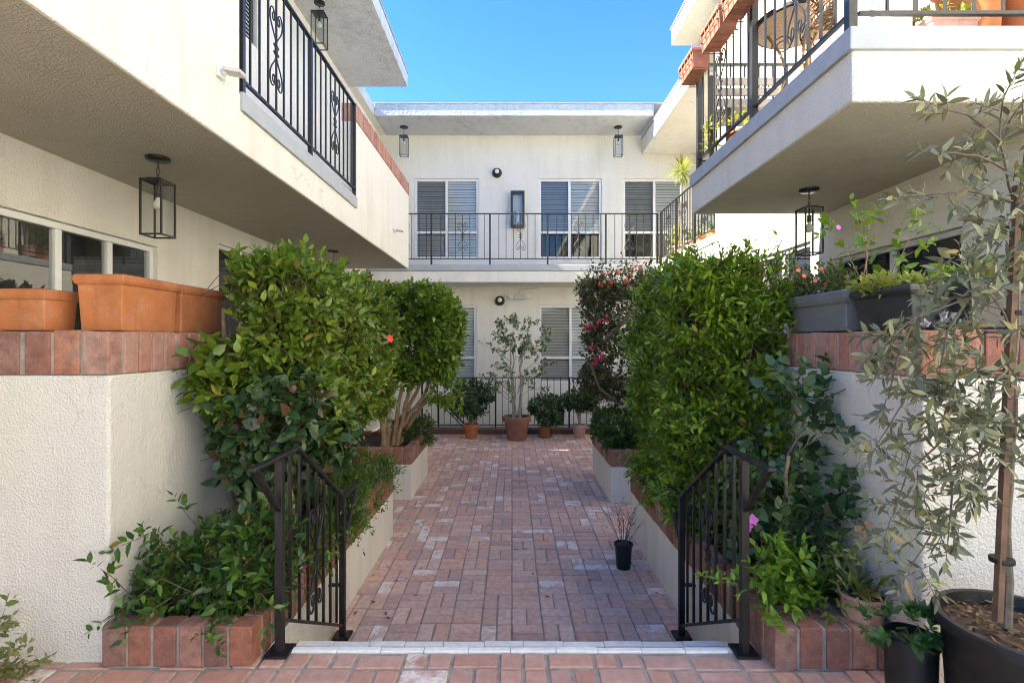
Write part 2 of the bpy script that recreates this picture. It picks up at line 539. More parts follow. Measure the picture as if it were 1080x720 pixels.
# patio walls: left and right, L-shaped, cream stucco with brick coping
def patio_wall(side, X, yf, yb, xo, label):
    t = thing('patio_wall', label, 'wall', (side * X, yf, 0))
    th = .24
    a, b = sorted((side * X, side * (X + th)))
    ZW, ZT = 1.342, 1.55
    c, d = sorted((side * X, side * xo))
    w = MB()
    w.add([], [])
    # front and side leg in the same stucco: one continuous wall
    pts = [(side * X, yf), (side * X, yb), (side * (X + th), yb), (side * (X + th), yf + th), (side * xo, yf + th), (side * xo, yf)]
    if side < 0:
        pts = pts[::-1]
    n = len(pts)
    vs = [(p[0], p[1], -.5) for p in pts] + [(p[0], p[1], ZW) for p in pts]
    fs = [(i, (i + 1) % n, (i + 1) % n + n, i + n) for i in range(n)] + [tuple(range(n))[::-1], tuple(range(n, 2 * n))]
    w.add(vs, fs)
    w.build('wall', 'stucco_rough', t, bevel=.012)
    m2 = MB()
    m2.box(min(side * (X + .004), side * (X + th - .004)), max(side * (X + .004), side * (X + th - .004)), yf + .005, yb, ZW + .002, ZT - .008)
    m2.box(min(side * (X + th), side * xo), max(side * (X + th), side * xo), yf + .006, yf + th - .012, ZW + .002, ZT - .008)
    m2.build('mortar_bed', 'mortar', t)
    r = random.Random(5 + side)
    m3 = MB()
    soldiers_y(m3, a - .004, b + .004, yf + .096, yb, ZW + .003, ZT, r)
    m3.build('brick_coping', 'coping_pink', t, bevel=.006)
    m4 = MB()
    soldiers_x(m4, c - (.004 if side > 0 else 0), d + (.004 if side < 0 else 0), yf - .004, yf + th * .33, ZW + .004, ZT + .001, r)
    m4.build('brick_coping', 'coping_brick', t, bevel=.006)
    return t
patio_wall(-1, 1.89, 2.40, 5.15, 4.4, 'cream stucco patio wall with brick coping carrying the orange terracotta planters')
patio_wall(1, 1.78, 2.22, 5.15, 4.4, 'cream stucco patio wall with brick coping under the grey plastic planters')

# raised planters: white rendered wall, soldier brick cap, soil
def raised_planter(side, xi, xo, y0, y1, label, front_brick=False):
    t = thing('raised_planter', label, 'planter', (side * xi, y0, FLOOR), 'raised planters lining the path')
    a, b = sorted((side * xi, side * xo))
    r = random.Random(int(y0 * 100) + side)
    zc = -.02
    th = .1
    w = MB()
    ys = 2.52 if front_brick else y0
    i0, i1 = sorted((side * xi, side * (xi + th)))
    w.box(i0, i1, ys, y1, FLOOR - .05, zc)
    j0, j1 = sorted((side * (xi + th), side * xo))
    w.box(j0, j1, y1 - th, y1, FLOOR - .05, zc - .002)
    if not front_brick:
        w.box(j0, j1, y0, y0 + th, FLOOR - .05, zc - .002)
    w.build('wall', 'planter_white', t, bevel=.006)
    cap = MB()
    k0, k1 = sorted((side * (xi - .006), side * (xi + th - .004)))
    base = .0 if front_brick else zc
    soldiers_y(cap, k0, k1, y0 + (.118 if front_brick else -.006), y1 + .006, zc + .003, .185, r)
    if front_brick:
        soldiers_x(cap, a - (.006 if side > 0 else 0), b + (.006 if side < 0 else 0), y0 - .004, y0 + .10, .004, .19, r, w=.102, jt=.015)
    else:
        soldiers_x(cap, j0 + (.012 if side > 0 else 0), j1 - (.012 if side < 0 else 0), y0 - .006, y0 + th, zc + .003, .185, r)
    soldiers_x(cap, j0 + (.012 if side > 0 else 0), j1 - (.012 if side < 0 else 0), y1 - th, y1 + .006, zc + .003, .183, r)
    cap.build('brick_cap', 'coping_brick', t, bevel=.006)
    mo = MB()
    m0, m1 = sorted((side * (xi + .001), side * (xi + th - .012)))
    mo.box(m0, m1, y0 + .006, y1 - .01, zc + .001, .178)
    if front_brick:
        mo.box(min(side * (xi + .1), side * xo), max(side * (xi + .1), side * xo), y0 + .005, y0 + .085, -.01, .183)
    else:
        mo.box(j0, j1, y0 + .008, y0 + th - .01, zc + .001, .176)
    mo.build('mortar_bed', 'mortar', t)
    s = MB()
    gx = np.linspace(j0, j1, 10); gy = np.linspace(y0 + .09, y1 - .09, 40)
    vs = [(X_, Y_, .13 + .025 * noise.noise(Vector((X_ * 7, Y_ * 7, 1)))) for Y_ in gy for X_ in gx]
    fs = [(q * 10 + p, q * 10 + p + 1, q * 10 + p + 11, q * 10 + p + 10) for q in range(39) for p in range(9)]
    s.add(vs, fs).build('soil', 'soil', t, smooth=True)
    return t
raised_planter(-1, 1.205, 1.888, 2.36, 5.19, 'long raised planter with brick cap below the red flowered hibiscus hedge', True)
raised_planter(-1, 1.245, 2.6, 6.32, 7.56, 'short white raised planter holding the multi stemmed tree')
pr = raised_planter(1, 1.205, 1.778, 2.34, 5.19, 'long raised planter with brick cap below the bright green hedge', True)
raised_planter(1, 1.20, 2.6, 6.21, 7.62, 'short white raised planter below the bougainvillea')
# brick shelf on the right planter's near corner, where the pink pot stands
mb = MB()
for i in range(5):
    for j in range(2):
        mb.box(1.31 + i * .094, 1.31 + i * .094 + .086, 2.442 + j * .10, 2.442 + j * .10 + .092, .12, .187 + rng.uniform(-.003, .002))
mb.build('brick_shelf', 'coping_brick', pr, bevel=.005)
MB().box(1.30, 1.778, 2.43, 2.635, .05, .176).build('mortar_bed', 'mortar', pr)

# ---------------------------------------------------------------- buildings
def wall_holes(mb, mp, u0, u1, v0, v1, holes, depth=.09):
    us = sorted({u0, u1, *[h[0] for h in holes], *[h[1] for h in holes]})
    vs = sorted({v0, v1, *[h[2] for h in holes], *[h[3] for h in holes]})
    def inside(a, b):
        return any(h[0] < a < h[1] and h[2] < b < h[3] for h in holes)
    idx = {}
    def vid(i, j):
        if (i, j) not in idx:
            idx[(i, j)] = len(mb.v)
            mb.v.append(tuple(mp(us[i], vs[j], 0)))
        return idx[(i, j)]
    for i in range(len(us) - 1):
        for j in range(len(vs) - 1):
            if not inside((us[i] + us[i + 1]) / 2, (vs[j] + vs[j + 1]) / 2):
                mb.f.append((vid(i, j), vid(i + 1, j), vid(i + 1, j + 1), vid(i, j + 1)))
    for h in holes:
        c = [(h[0], h[2]), (h[1], h[2]), (h[1], h[3]), (h[0], h[3])]
        for k in range(4):
            p, q = c[k], c[(k + 1) % 4]
            mb.add([mp(*p, 0), mp(*q, 0), mp(*q, -depth), mp(*p, -depth)], [(0, 1, 2, 3)])
    return mb
def mbox(mb, mp, u0, u1, v0, v1, n0, n1):
    vs = [mp(u, v, n) for n in (n0, n1) for v in (v0, v1) for u in (u0, u1)]
    return mb.add(vs, [(0, 1, 3, 2), (4, 6, 7, 5), (0, 4, 5, 1), (2, 3, 7, 6), (0, 2, 6, 4), (1, 5, 7, 3)])
mpL = lambda X: (lambda u, v, n: (X + n, u, v))
mpR = lambda X: (lambda u, v, n: (X - n, u, v))
mpF = lambda Y: (lambda u, v, n: (u, Y - n, v))

def window(parent, mp, u0, u1, v0, v1, mulls=(), rails=(), fw=.045, frame='white_frame', blinds=(), rec=.05, room=.7, glass='glass'):
    """blinds: (u0,u1,v0,v1,material,pitch)"""
    f = MB()
    n0, n1 = -rec - .035, -rec + .02
    e = .002
    mbox(f, mp, u0 + e, u0 + fw, v0 + e, v1 - e, n0, n1)
    mbox(f, mp, u1 - fw, u1 - e, v0 + e, v1 - e, n0, n1)
    mbox(f, mp, u0 + fw, u1 - fw, v1 - fw, v1 - e, n0, n1 - .002)
    mbox(f, mp, u0 + fw, u1 - fw, v0 + e, v0 + fw, n0, n1 - .002)
    for m in mulls:
        mbox(f, mp, m - fw * .5, m + fw * .5, v0 + fw, v1 - fw, n0, n1 - .004)
    for (a, b, vv) in rails:
        mbox(f, mp, a + fw * .5, b - fw * .5, vv - fw * .45, vv + fw * .45, n0, n1 - .006)
    w = f.build('window', frame, parent, bevel=.004, seg=1)
    g = MB()
    vs = [mp(u0 + fw, v0 + fw, -rec - .01), mp(u1 - fw, v0 + fw, -rec - .01), mp(u1 - fw, v1 - fw, -rec - .01), mp(u0 + fw, v1 - fw, -rec - .01)]
    g.add(vs, [(0, 1, 2, 3)]).build('pane', glass, w)
    for (a, b, c, d, mt, pitch) in blinds:
        s = MB()
        v = c
        while v < d - pitch * .4:
            # tilted slat
            t = .004
            p = pitch * .92
            vs = [mp(a, v, -rec - .05), mp(b, v, -rec - .05), mp(b, v + p, -rec - .075), mp(a, v + p, -rec - .075)]
            vs += [mp(a, v, -rec - .05 - t), mp(b, v, -rec - .05 - t), mp(b, v + p, -rec - .075 - t), mp(a, v + p, -rec - .075 - t)]
            s.add(vs, [(0, 1, 2, 3), (7, 6, 5, 4), (0, 4, 5, 1), (3, 2, 6, 7)])
            v += pitch
        s.build('blind', mt, w)
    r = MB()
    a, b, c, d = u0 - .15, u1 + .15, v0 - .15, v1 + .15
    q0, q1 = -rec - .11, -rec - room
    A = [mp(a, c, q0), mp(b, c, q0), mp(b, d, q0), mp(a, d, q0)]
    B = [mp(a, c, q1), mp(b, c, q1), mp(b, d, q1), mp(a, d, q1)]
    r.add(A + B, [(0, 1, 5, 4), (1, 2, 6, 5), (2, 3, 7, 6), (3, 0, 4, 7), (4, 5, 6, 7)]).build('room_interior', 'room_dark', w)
    return w

ZS, ZF, ZR, ZRT = 2.755, 3.13, 6.30, 6.55

# ---- left building
LB = thing('apartment_building', 'two storey cream stucco building at the left with a solid parapet balcony and brick coping', 'building', (-3.08, 4, 0), 'apartment wings round the courtyard')
XL = -3.08
wl = [(2.45, 4.45, 1.10, 2.32), (5.38, 6.75, 1.25, 2.53)]
wall_holes(MB(), mpL(XL), -1.2, 11.95, -.5, ZS + .02, wl).build('wall', 'stucco', LB)
wall_holes(MB(), mpL(XL), 8.85, 10.898, ZS, ZF, []).build('wall', 'stucco', LB)
wu = [(5.45, 6.28, 5.03, 5.85)]
wall_holes(MB(), mpL(XL), -1.2, 11.95, ZF, ZR, wu).build('wall', 'stucco', LB)
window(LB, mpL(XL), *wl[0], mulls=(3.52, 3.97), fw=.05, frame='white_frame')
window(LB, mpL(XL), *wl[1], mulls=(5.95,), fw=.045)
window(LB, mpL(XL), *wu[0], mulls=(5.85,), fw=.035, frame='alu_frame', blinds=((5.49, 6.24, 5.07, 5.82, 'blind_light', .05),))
# balcony slab with its fascia (soffit below is its own sheet of paint)
XB = -1.79
MB().box(XL - .1, XB - .16, -1.19, 8.71, ZS + .006, ZF - .002).build('balcony_slab', 'stucco', LB)
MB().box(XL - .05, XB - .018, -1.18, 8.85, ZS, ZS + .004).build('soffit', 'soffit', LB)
prof = [(-1.2, ZS + .001), (8.87, ZS + .001), (8.87, 4.03), (5.87, 4.03), (5.87, ZF), (3.37, ZF), (3.37, 4.03), (-1.2, 4.03)]
fz = MB()
fz.add([(XB, y, z) for y, z in prof] + [(XB - .16, y, z) for y, z in prof],
       [tuple(range(8)), tuple(range(8, 16))[::-1]] + [(i, i + 8, (i + 1) % 8 + 8, (i + 1) % 8) for i in range(8)])
fz.build('parapet', 'stucco', LB, bevel=.012)
MB().box(XL, XB - .162, 8.71, 8.868, ZF, 4.03).build('parapet', 'stucco', LB, bevel=.01)
cp = MB(); r_ = random.Random(21)
soldiers_y(cp, XB - .165, XB + .006, 5.865, 8.876, 4.033, 4.232, r_, w=.085, jt=.012, proud=.003)
cp.build('brick_coping', 'coping_pink', LB, bevel=.005)
MB().box(XB - .15, XB - .006, 5.88, 8.86, 4.031, 4.22).build('mortar_bed', 'mortar', LB)
cp = MB(); soldiers_y(cp, XB - .165, XB + .006, -1.2, 3.37, 4.033, 4.232, r_, w=.085, jt=.012, proud=.003)
cp.build('brick_coping', 'coping_pink', LB, bevel=.005)
MB().box(XB - .1, XB + .022, 3.372, 5.865, 3.02, 3.145).build('ledge', 'ledge', LB, bevel=.006)
MB().box(XL - 3, -1.97, 1.42, 9.67, ZR, ZRT).build('roof', 'roof_paint', LB, bevel=.01)
MB().box(XL - 3, -1.955, 1.40, 9.685, ZRT + .002, ZRT + .025).build('roof_edge', 'gravel_stop', LB)
MB().box(XL - 3, -2.93, 9.672, 12.4, ZR + .003, ZRT - .01).build('roof', 'stucco', LB, bevel=.01)
MB().box(XL - 6, XL - .003, -1.35, -1.2, -.5, ZR - .004).build('wall', 'stucco', LB)  # unseen near end, placed to let sun in behind the camera
MB().box(XL - 6, XL + .05, -1.4, 1.41, ZR, ZRT - .02).build('roof', 'roof_paint', LB)

# ---- far building
FB = thing('apartment_building', 'cream stucco wing across the far end with three tall upstairs windows over a balcony', 'building', (0, 11.95, 0), 'apartment wings round the courtyard')
YU, YL, YB = 11.95, 11.86, 10.9
hu = [(-2.28, -.775, 3.42, 5.3), (.62, 2.10, 3.42, 5.3), (2.59, 4.07, 3.42, 5.3)]
wall_holes(MB(), mpF(YU), -3.08, 4.4, ZF, ZR, hu).build('wall', 'stucco', FB)
hl = [(-2.3, -.82, .53, 2.34), (.62, 2.10, .53, 2.34)]
wall_holes(MB(), mpF(YL), -3.08, 3.08, -.5, ZS, hl).build('wall', 'stucco', FB)
mids = [-1.53, 1.345, 3.33]
for k, h in enumerate(hu):
    m = mids[k]
    bl = [(h[0] + .04, m, 4.08 if k else 3.46, 5.27, 'blind_dark', .058), (m, h[1] - .04, 4.08 if k else 3.46, 5.27, 'blind_light', .062)]
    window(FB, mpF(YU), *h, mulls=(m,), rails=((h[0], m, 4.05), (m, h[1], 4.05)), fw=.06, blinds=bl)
for h in hl:
    m = (h[0] + h[1]) / 2
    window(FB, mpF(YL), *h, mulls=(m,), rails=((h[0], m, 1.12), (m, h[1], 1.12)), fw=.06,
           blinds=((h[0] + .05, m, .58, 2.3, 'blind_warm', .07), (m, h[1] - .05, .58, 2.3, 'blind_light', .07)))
MB().box(-4.2, 3.16, YB, YU + .3, ZS + .006, 3.0).build('balcony_slab', 'stucco', FB, bevel=.01)
MB().box(-4.2, 3.155, YB - .03, YU + .29, 3.002, ZF).build('ledge', 'ledge', FB, bevel=.008)
MB().box(-2.92, 3.02, YB, 13.5, ZR, ZRT).build('roof', 'roof_paint', FB, bevel=.01)
MB().box(-2.94, 3.3, YB - .015, 13.5, ZRT + .002, ZRT + .03).build('roof_edge', 'gravel_stop', FB)
mbox(MB(), mpF(YL), .82, 1.2, -.42, -.02, .002, .03).build('vent', 'room_dark', FB)
v = MB()
mbox(v, mpF(YL), 2.2, 2.75, -.1, .28, .002, .02)
for i in range(5):
    mbox(v, mpF(YL), 2.23, 2.72, -.06 + i * .065, -.03 + i * .065, .022, .034)
v.build('vent', 'alu_frame', FB)

# ---- right building
RB = thing('apartment_building', 'cream stucco building at the right whose railed balcony carries terracotta boxes and pots', 'building', (3.08, 4, 0), 'apartment wings round the courtyard')
XR = 3.08
hr = [(3.50, 4.97, 1.05, 2.29), (5.28, 6.35, 1.3, 2.54)]
wall_holes(MB(), mpR(XR), -7, 11.86, -.5, 3.0, hr).build('wall', 'stucco', RB)  # carried on unseen behind the camera to bounce sunlight
hru = [(3.05, 3.9, 3.95, 5.3)]
wall_holes(MB(), mpR(XR), -7, 7.75, 3.0, ZR, hru).build('wall', 'stucco', RB)
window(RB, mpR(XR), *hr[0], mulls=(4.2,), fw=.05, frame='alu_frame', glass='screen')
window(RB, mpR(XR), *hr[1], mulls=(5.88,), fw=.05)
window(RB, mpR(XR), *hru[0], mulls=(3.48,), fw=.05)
XBR = 1.78
MB().box(XBR, XR + .1, 2.68, 5.06, ZS + .001, ZF - .002).build('balcony_slab', 'stucco_rough', RB, bevel=.012)
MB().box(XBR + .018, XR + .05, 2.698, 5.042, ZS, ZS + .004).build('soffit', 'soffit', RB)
lg = MB()
pl_ = [(XBR - .022, 2.66), (XR - .002, 2.66), (XR - .002, 2.76), (XBR + .1, 2.76), (XBR + .1, 5.075), (XBR - .022, 5.075)]
lg.add([(x, y, 3.02) for x, y in pl_] + [(x, y, 3.14) for x, y in pl_], [tuple(range(6))[::-1], tuple(range(6, 12))] + [(i, (i + 1) % 6, (i + 1) % 6 + 6, i + 6) for i in range(6)])
lg.build('ledge', 'ledge', RB, bevel=.006)
MB().box(2.585, 6.5, -7, 8.32, ZR, ZRT).build('roof', 'stucco', RB, bevel=.01)
MB().box(2.57, 6.5, -7.02, 8.335, ZRT + .002, ZRT + .025).build('roof_edge', 'gravel_stop', RB)
MB().box(3.03, 6.5, 8.322, 11.948, 5.87, 6.22).build('roof', 'stucco', RB, bevel=.01)
MB().box(3.015, 6.5, 8.33, 11.94, 6.222, 6.245).build('roof_edge', 'gravel_stop', RB)
MB().box(3.10, 4.6, 7.75, 11.94, 3.002, ZF - .01).build('walkway_slab', 'stucco', RB, bevel=.008)
MB().box(3.06, 3.2, 7.74, 10.87, 3.004, ZF + .004).build('ledge', 'ledge', RB, bevel=.006)
wall_holes(MB(), mpR(4.4), 7.6, 11.95, ZF, 5.87, []).build('wall', 'stucco', RB)
MB().box(XR + .005, 4.5, 7.6, 7.752, 3.135, 5.866).build('wall', 'stucco', RB)

# ---------------------------------------------------------------- railings
def spiral(cx, cz, r0, r1, a0, turns, n=18):
    return [(cx + (r0 + (r1 - r0) * i / n) * math.cos(a0 + turns * 2 * PI * i / n), cz + (r0 + (r1 - r0) * i / n) * math.sin(a0 + turns * 2 * PI * i / n)) for i in range(n + 1)]
def bez(p0, p1, p2, p3, n=12):
    o = []
    for i in range(n + 1):
        t = i / n
        o.append(tuple((1 - t) ** 3 * a + 3 * (1 - t) ** 2 * t * b + 3 * (1 - t) * t * t * c + t ** 3 * d for a, b, c, d in zip(p0, p1, p2, p3)))
    return o
def scroll_mesh(h, w=.15, r=.0055, axis='y'):
    """lyre-shaped double scroll, height h, centred on the baluster at its origin"""
    mb = MB()
    def put(pl):
        mb.tube([((0, u, z) if axis == 'y' else (u, 0, z)) for u, z in pl], r, 6)
    H = h / 2
    for sz in (1, -1):
        for s in (1, -1):
            hw = w / 2
            body = bez((0, .10 * H * sz), (s * .1 * hw, .35 * H * sz), (s * hw * 1.05, .45 * H * sz), (s * hw, .74 * H * sz))
            hook = [(s * (.62 * hw + .38 * hw * math.cos(a)), sz * (.74 * H + .42 * hw * math.sin(a) * 1.4)) for a in np.linspace(0, PI, 10)]
            curl = [(s * (.42 * hw - .18 * hw * math.cos(a)), sz * (.74 * H - .3 * hw * math.sin(a))) for a in np.linspace(0, 1.5 * PI, 12)]
            put(body + hook[1:] + curl[1:])
        for s in (1, -1):
            put([(s * (.2 * w * .5 + .2 * w * .5 * math.cos(a)), sz * (.06 * h * .5 + .05 * h * .5 * (1 + math.sin(a)) * .6)) for a in np.linspace(-PI * .6, PI * 1.2, 14)])
    mb.tube([(0, 0, -.035), (0, 0, .035)], r * 2.4, 8)
    return mb.mesh('scroll', True, 60)
SCROLLS = {}
def railing(label, a, b, zb, zt, spacing=.13, posts=(), scrolls=(), mat='black_metal', group=None, pw=.035, post_z=None, skip=()):
    """straight balcony railing from a to b (x, y); posts/scrolls as metres along it"""
    a, b = Vector((*a, 0)), Vector((*b, 0))
    d = b - a
    Ln = d.length
    d = d.normalized()
    axis = 'y' if abs(d.y) > abs(d.x) else 'x'
    t = thing('balcony_railing', label, 'railing', (a.x, a.y, zb), group)
    pz = post_z if post_z is not None else zb - .1
    at = lambda s, z: (a.x + d.x * s, a.y + d.y * s, z)
    MB().bar(at(0, zt), at(Ln, zt), .036, .022).build('handrail', mat, t, bevel=.004)
    MB().bar(at(0, zb), at(Ln, zb), .026, .018).build('bottom_rail', mat, t)
    pm = MB().box(-pw / 2, pw / 2, -pw / 2, pw / 2, pz, zt - .012).mesh('post')
    pm.materials.append(M[mat])
    for s in posts:
        link('post', pm, None, t, at(s, 0))
    bm_ = MB().box(-.0065, .0065, -.0065, .0065, zb + .009, zt - .011).mesh('baluster')
    bm_.materials.append(M[mat])
    n = max(1, round(Ln / spacing))
    st = Ln / n
    for i in range(1, n):
        s = i * st
        if any(abs(s - q) < spacing * .45 for q in posts):
            continue
        link('baluster', bm_, None, t, at(s, 0))
    for s in scrolls:
        s = round(s / st) * st
        key = (round(zt - zb, 2), axis, mat)
        if key not in SCROLLS:
            SCROLLS[key] = scroll_mesh((zt - zb) * .66, .20 if spacing > .14 else .2, .0055, axis)
            SCROLLS[key].materials.append(M[mat])
        link('scroll', SCROLLS[key], None, t, at(s, (zt + zb) / 2))
    return t
railing('black iron balcony railing with two scrolls above the grey ledge, upper left', (-1.80, 3.39), (-1.80, 5.86), 3.24, 4.2, .13, (0.02, 1.18, 2.45), (.52, 1.83), group='iron balcony railings')
railing('black iron railing across the far balcony in front of the three windows', (-2.6, YB + .02), (3.12, YB + .02), 3.26, 4.22, .155, (.88, 2.13, 3.36, 4.6, 5.70), (.3, 1.5, 2.75, 3.98, 5.15), 'grey_metal', 'iron balcony railings', post_z=3.13)
railing('weathered black railing along the balcony edge behind the hanging terracotta boxes', (1.80, 2.72), (1.80, 4.95), 3.24, 4.17, .128, (0, 1.09, 2.2), (.5, 1.72), 'grey_metal', 'iron balcony railings', pw=.045, post_z=3.14)
railing('short railing in front of the white pot and orange pots on the balcony', (1.84, 2.72), (3.07, 2.72), 3.24, 4.17, .157, (), (), 'grey_metal', 'iron balcony railings', post_z=3.14)
railing('short return railing at the end of the balcony behind the bench', (1.84, 4.95), (3.07, 4.95), 3.24, 4.17, .13, (), (.6,), 'grey_metal', 'iron balcony railings')
railing('railing of the far side walkway in front of the spiky yellow plant', (3.14, 7.80), (3.14, 10.82), 3.25, 4.22, .135, (0.02, 1.0, 2.0, 3.0), (.5, 1.5, 2.5), 'grey_metal', 'iron balcony railings', post_z=3.13)
railing('low black railing on the brick kerb behind the row of potted plants', (-2.0, 10.93), (2.0, 10.93), -.28, .73, .14, (.08, 1.65, 3.22), (), 'black_metal', None, post_z=FLOOR + .1)
railing('dark railing in the gap between the two planters at the left', (-2.2, 5.4), (-2.2, 6.3), -.3, .75, .11, (0, .9), (), 'black_metal', None, post_z=FLOOR)

def stair_railing(side, label):
    X = side * 1.12
    t = thing('stair_railing', label, 'railing', (X, 2.47, 0), 'iron handrails beside the steps')
    mt = 'brown_metal'
    y0, y1 = 2.47, 3.385
    zt0, zt1 = .93, .475
    # handrail: level run towards the viewer, slope, short level run
    pts = [(X, 2.215, .945), (X, 2.66, .945), (X, y1, zt1), (X, y1 + .30, zt1 - .005)]
    h = MB()
    for i in range(3):
        a, b = Vector(pts[i]), Vector(pts[i + 1])
        e = (b - a).normalized() * .014
        h.bar(a - e, b + e, .038, .022)
    h.build('handrail', mt, t, bevel=.008)
    MB().bar((X, 2.222, .945), (X, y0 - .012, .69), .032, .02).build('brace', mt, t, bevel=.006)
    MB().bar((X, y1 + .295, zt1 - .01), (X, y1 + .012, zt1 - .30), .034, .024).build('brace', mt, t, bevel=.006)
    for (y, zb, zt) in ((y0, 0, .932), (y1, FLOOR, zt1 + .01)):
        p = MB().box(X - .0185, X + .0185, y - .0185, y + .0185, zb + .012, zt).build('post', mt, t, bevel=.003)
        bp = MB().box(X - .055, X + .055, y - .055, y + .055, zb + .002, zb + .014)
        for sx in (-1, 1):
            for sy in (-1, 1):
                bp.lathe([(.007, 0), (.007, .006)], (X + sx * .04, y + sy * .04, zb + .014), 6)
        bp.build('base_plate', mt, p)
    zb0, zb1 = .15, -.365
    MB().bar((X, y0 + .0185, zb0), (X, y1 - .0185, zb1), .022, .016).build('bottom_rail', mt, t)
    n = 7
    for i in range(1, n + 1):
        f = i / (n + 1)
        y = y0 + (y1 - y0) * f
        zt = .932 if y < 2.66 else .945 + (zt1 - .945) * (y - 2.66) / (y1 - 2.66) - .012
        MB().box(X - .007, X + .007, y - .007, y + .007, zb0 + (zb1 - zb0) * f + .008, zt).build('baluster', mt, t)
    sm = scroll_mesh(.62, .2, .006, 'y')
    link('scroll', sm, mt, t, (X, y0 + (y1 - y0) * .5, .27))
    MB().bar((X + side * .0, y1 - .015, -.10), (X + side * .085, y1 - .015, -.10), .03, .012).build('wall_bracket', mt, t)
stair_railing(-1, 'dark iron stair handrail beside the jasmine, left of the steps')
stair_railing(1, 'dark iron stair handrail beside the bright hedge, right of the steps')

# slanted handrail of the basement stair by the far wall
t = thing('basement_handrail', 'slanting twin rail beside the far wall, left of the potted plants', 'handrail', (-1.5, 11.3, -.45))
MB().bar((-1.62, 11.3, .26), (-.95, 11.3, -.42), .03, .03).build('handrail', 'black_metal', t)
MB().bar((-1.62, 11.3, .16), (-1.02, 11.3, -.43), .02, .02).build('bottom_rail', 'black_metal', t)
MB().box(-1.635, -1.605, 11.285, 11.315, FLOOR, .26).build('post', 'black_metal', t)

# ---------------------------------------------------------------- lanterns and fixtures
def lantern(loc, label, w=.14, h=.38, chain=.13, canopy=.075):
    x, y, z = loc
    t = thing('hanging_lantern', label, 'lantern', loc, 'black box lanterns hanging from the ceilings')
    MB().lathe([(canopy, 0), (canopy, -.018), (canopy * .8, -.026), (.012, -.03)], loc, 24).build('canopy', 'black_metal', t, smooth=True)
    c = MB()
    n = max(2, int(chain / .035))
    for i in range(n):
        zc = z - .03 - (i + .5) * chain / n
        rr = chain / n * .62
        ring = [(.009 * math.cos(a), rr * math.sin(a)) for a in np.linspace(0, 2 * PI, 11)]
        c.tube([((x + u, y, zc + q) if i % 2 else (x, y + u, zc + q)) for u, q in ring], .0028, 5)
    c.build('chain', 'black_metal', t)
    z1 = z - .03 - chain
    z0 = z1 - h
    f = MB()
    q = .011
    hw = w / 2
    for sx in (-1, 1):
        for sy in (-1, 1):
            f.box(x + sx * hw - q / 2, x + sx * hw + q / 2, y + sy * hw - q / 2, y + sy * hw + q / 2, z0 + q, z1 - q)
    for zz in (z0, z1 - q):
        for s in (-1, 1):
            f.box(x - hw - q / 2, x + hw + q / 2, y + s * hw - q / 2, y + s * hw + q / 2, zz, zz + q)
            f.box(x + s * hw - q / 2, x + s * hw + q / 2, y - hw + q / 2, y + hw - q / 2, zz, zz + q)
    f.box(x - hw + q / 2, x + hw - q / 2, y - hw + q / 2, y + hw - q / 2, z1 - .007, z1 - .002)
    f.box(x - .045, x + .045, y - .045, y + .045, z1, z1 + .014)
    f.build('frame', 'black_metal', t)
    g = MB()
    e = hw - .001
    for sx in (-1, 1):
        g.add([(x + sx * e, y - e + q, z0 + q), (x + sx * e, y + e - q, z0 + q), (x + sx * e, y + e - q, z1 - q), (x + sx * e, y - e + q, z1 - q)], [(0, 1, 2, 3)])
        g.add([(x - e + q, y + sx * e, z0 + q), (x + e - q, y + sx * e, z0 + q), (x + e - q, y + sx * e, z1 - q), (x - e + q, y + sx * e, z1 - q)], [(0, 1, 2, 3)])
    g.build('glass', 'lantern_glass', t)
    MB().lathe([(.007, 0), (.007, -.05), (.017, -.052), (.017, -.105), (.014, -.11)], (x, y, z1 - .004), 14).build('socket', 'black_metal', t, smooth=True)
    b = [(.012, 0), (.014, -.015)] + [(.031 * math.sin(a), -.047 - .031 * math.cos(PI - a) * -1) for a in np.linspace(PI * .2, PI * .98, 9)]
    MB().lathe([(.013, 0), (.014, -.012), (.022, -.026), (.031, -.048), (.030, -.062), (.022, -.076), (.010, -.083)], (x, y, z1 - .114), 18).build('bulb', 'bulb', t, smooth=True)
lantern((-2.42, 3.50, ZS), 'clear box lantern under the left balcony above the terracotta planters')
lantern((-2.48, 7.1, ZS), 'box lantern under the left balcony half hidden by the hibiscus hedge')
lantern((2.45, 4.22, ZS), 'clear box lantern under the right balcony beside the bright green hedge')
lantern((-2.73, 7.26, ZR), 'box lantern hanging under the upper left roof beyond the railing', w=.17, h=.47)
lantern((-2.42, 11.47, ZR), 'box lantern under the far roof at its left end', w=.17, h=.44, chain=.18, canopy=.09)
lantern((2.38, 11.47, ZR), 'box lantern under the far roof at its right end', w=.17, h=.44, chain=.18, canopy=.09)
lantern((-2.55, 11.4, ZS + .004), 'box lantern under the far balcony above the multi stemmed tree')

def porch_light(x, z, y, label):
    t = thing('porch_light', label, 'wall light', (x, y, z), 'round porch lights on the far wall')
    d = MB().lathe([(.11, 0), (.115, .03), (.10, .07), (.07, .10), (.02, .115)], (0, 0, 0), 24)
    d.v = [(x + a, y - .002 - c, z + b) for a, b, c in d.v]
    d.build('housing', 'brown_metal', t, smooth=True)
    d = MB().lathe([(.05, .096), (.052, .118), (.03, .135), (.008, .14)], (0, 0, 0), 16)
    d.v = [(x + a, y - .002 - c, z + b + .012) for a, b, c in d.v]
    d.build('lens', 'bulb', t, smooth=True)
porch_light(-.35, 5.42, YU, 'round dark porch light upstairs between the first and second windows')
porch_light(-.28, 2.44, YL, 'round dark porch light on the ground floor above the tall ficus')
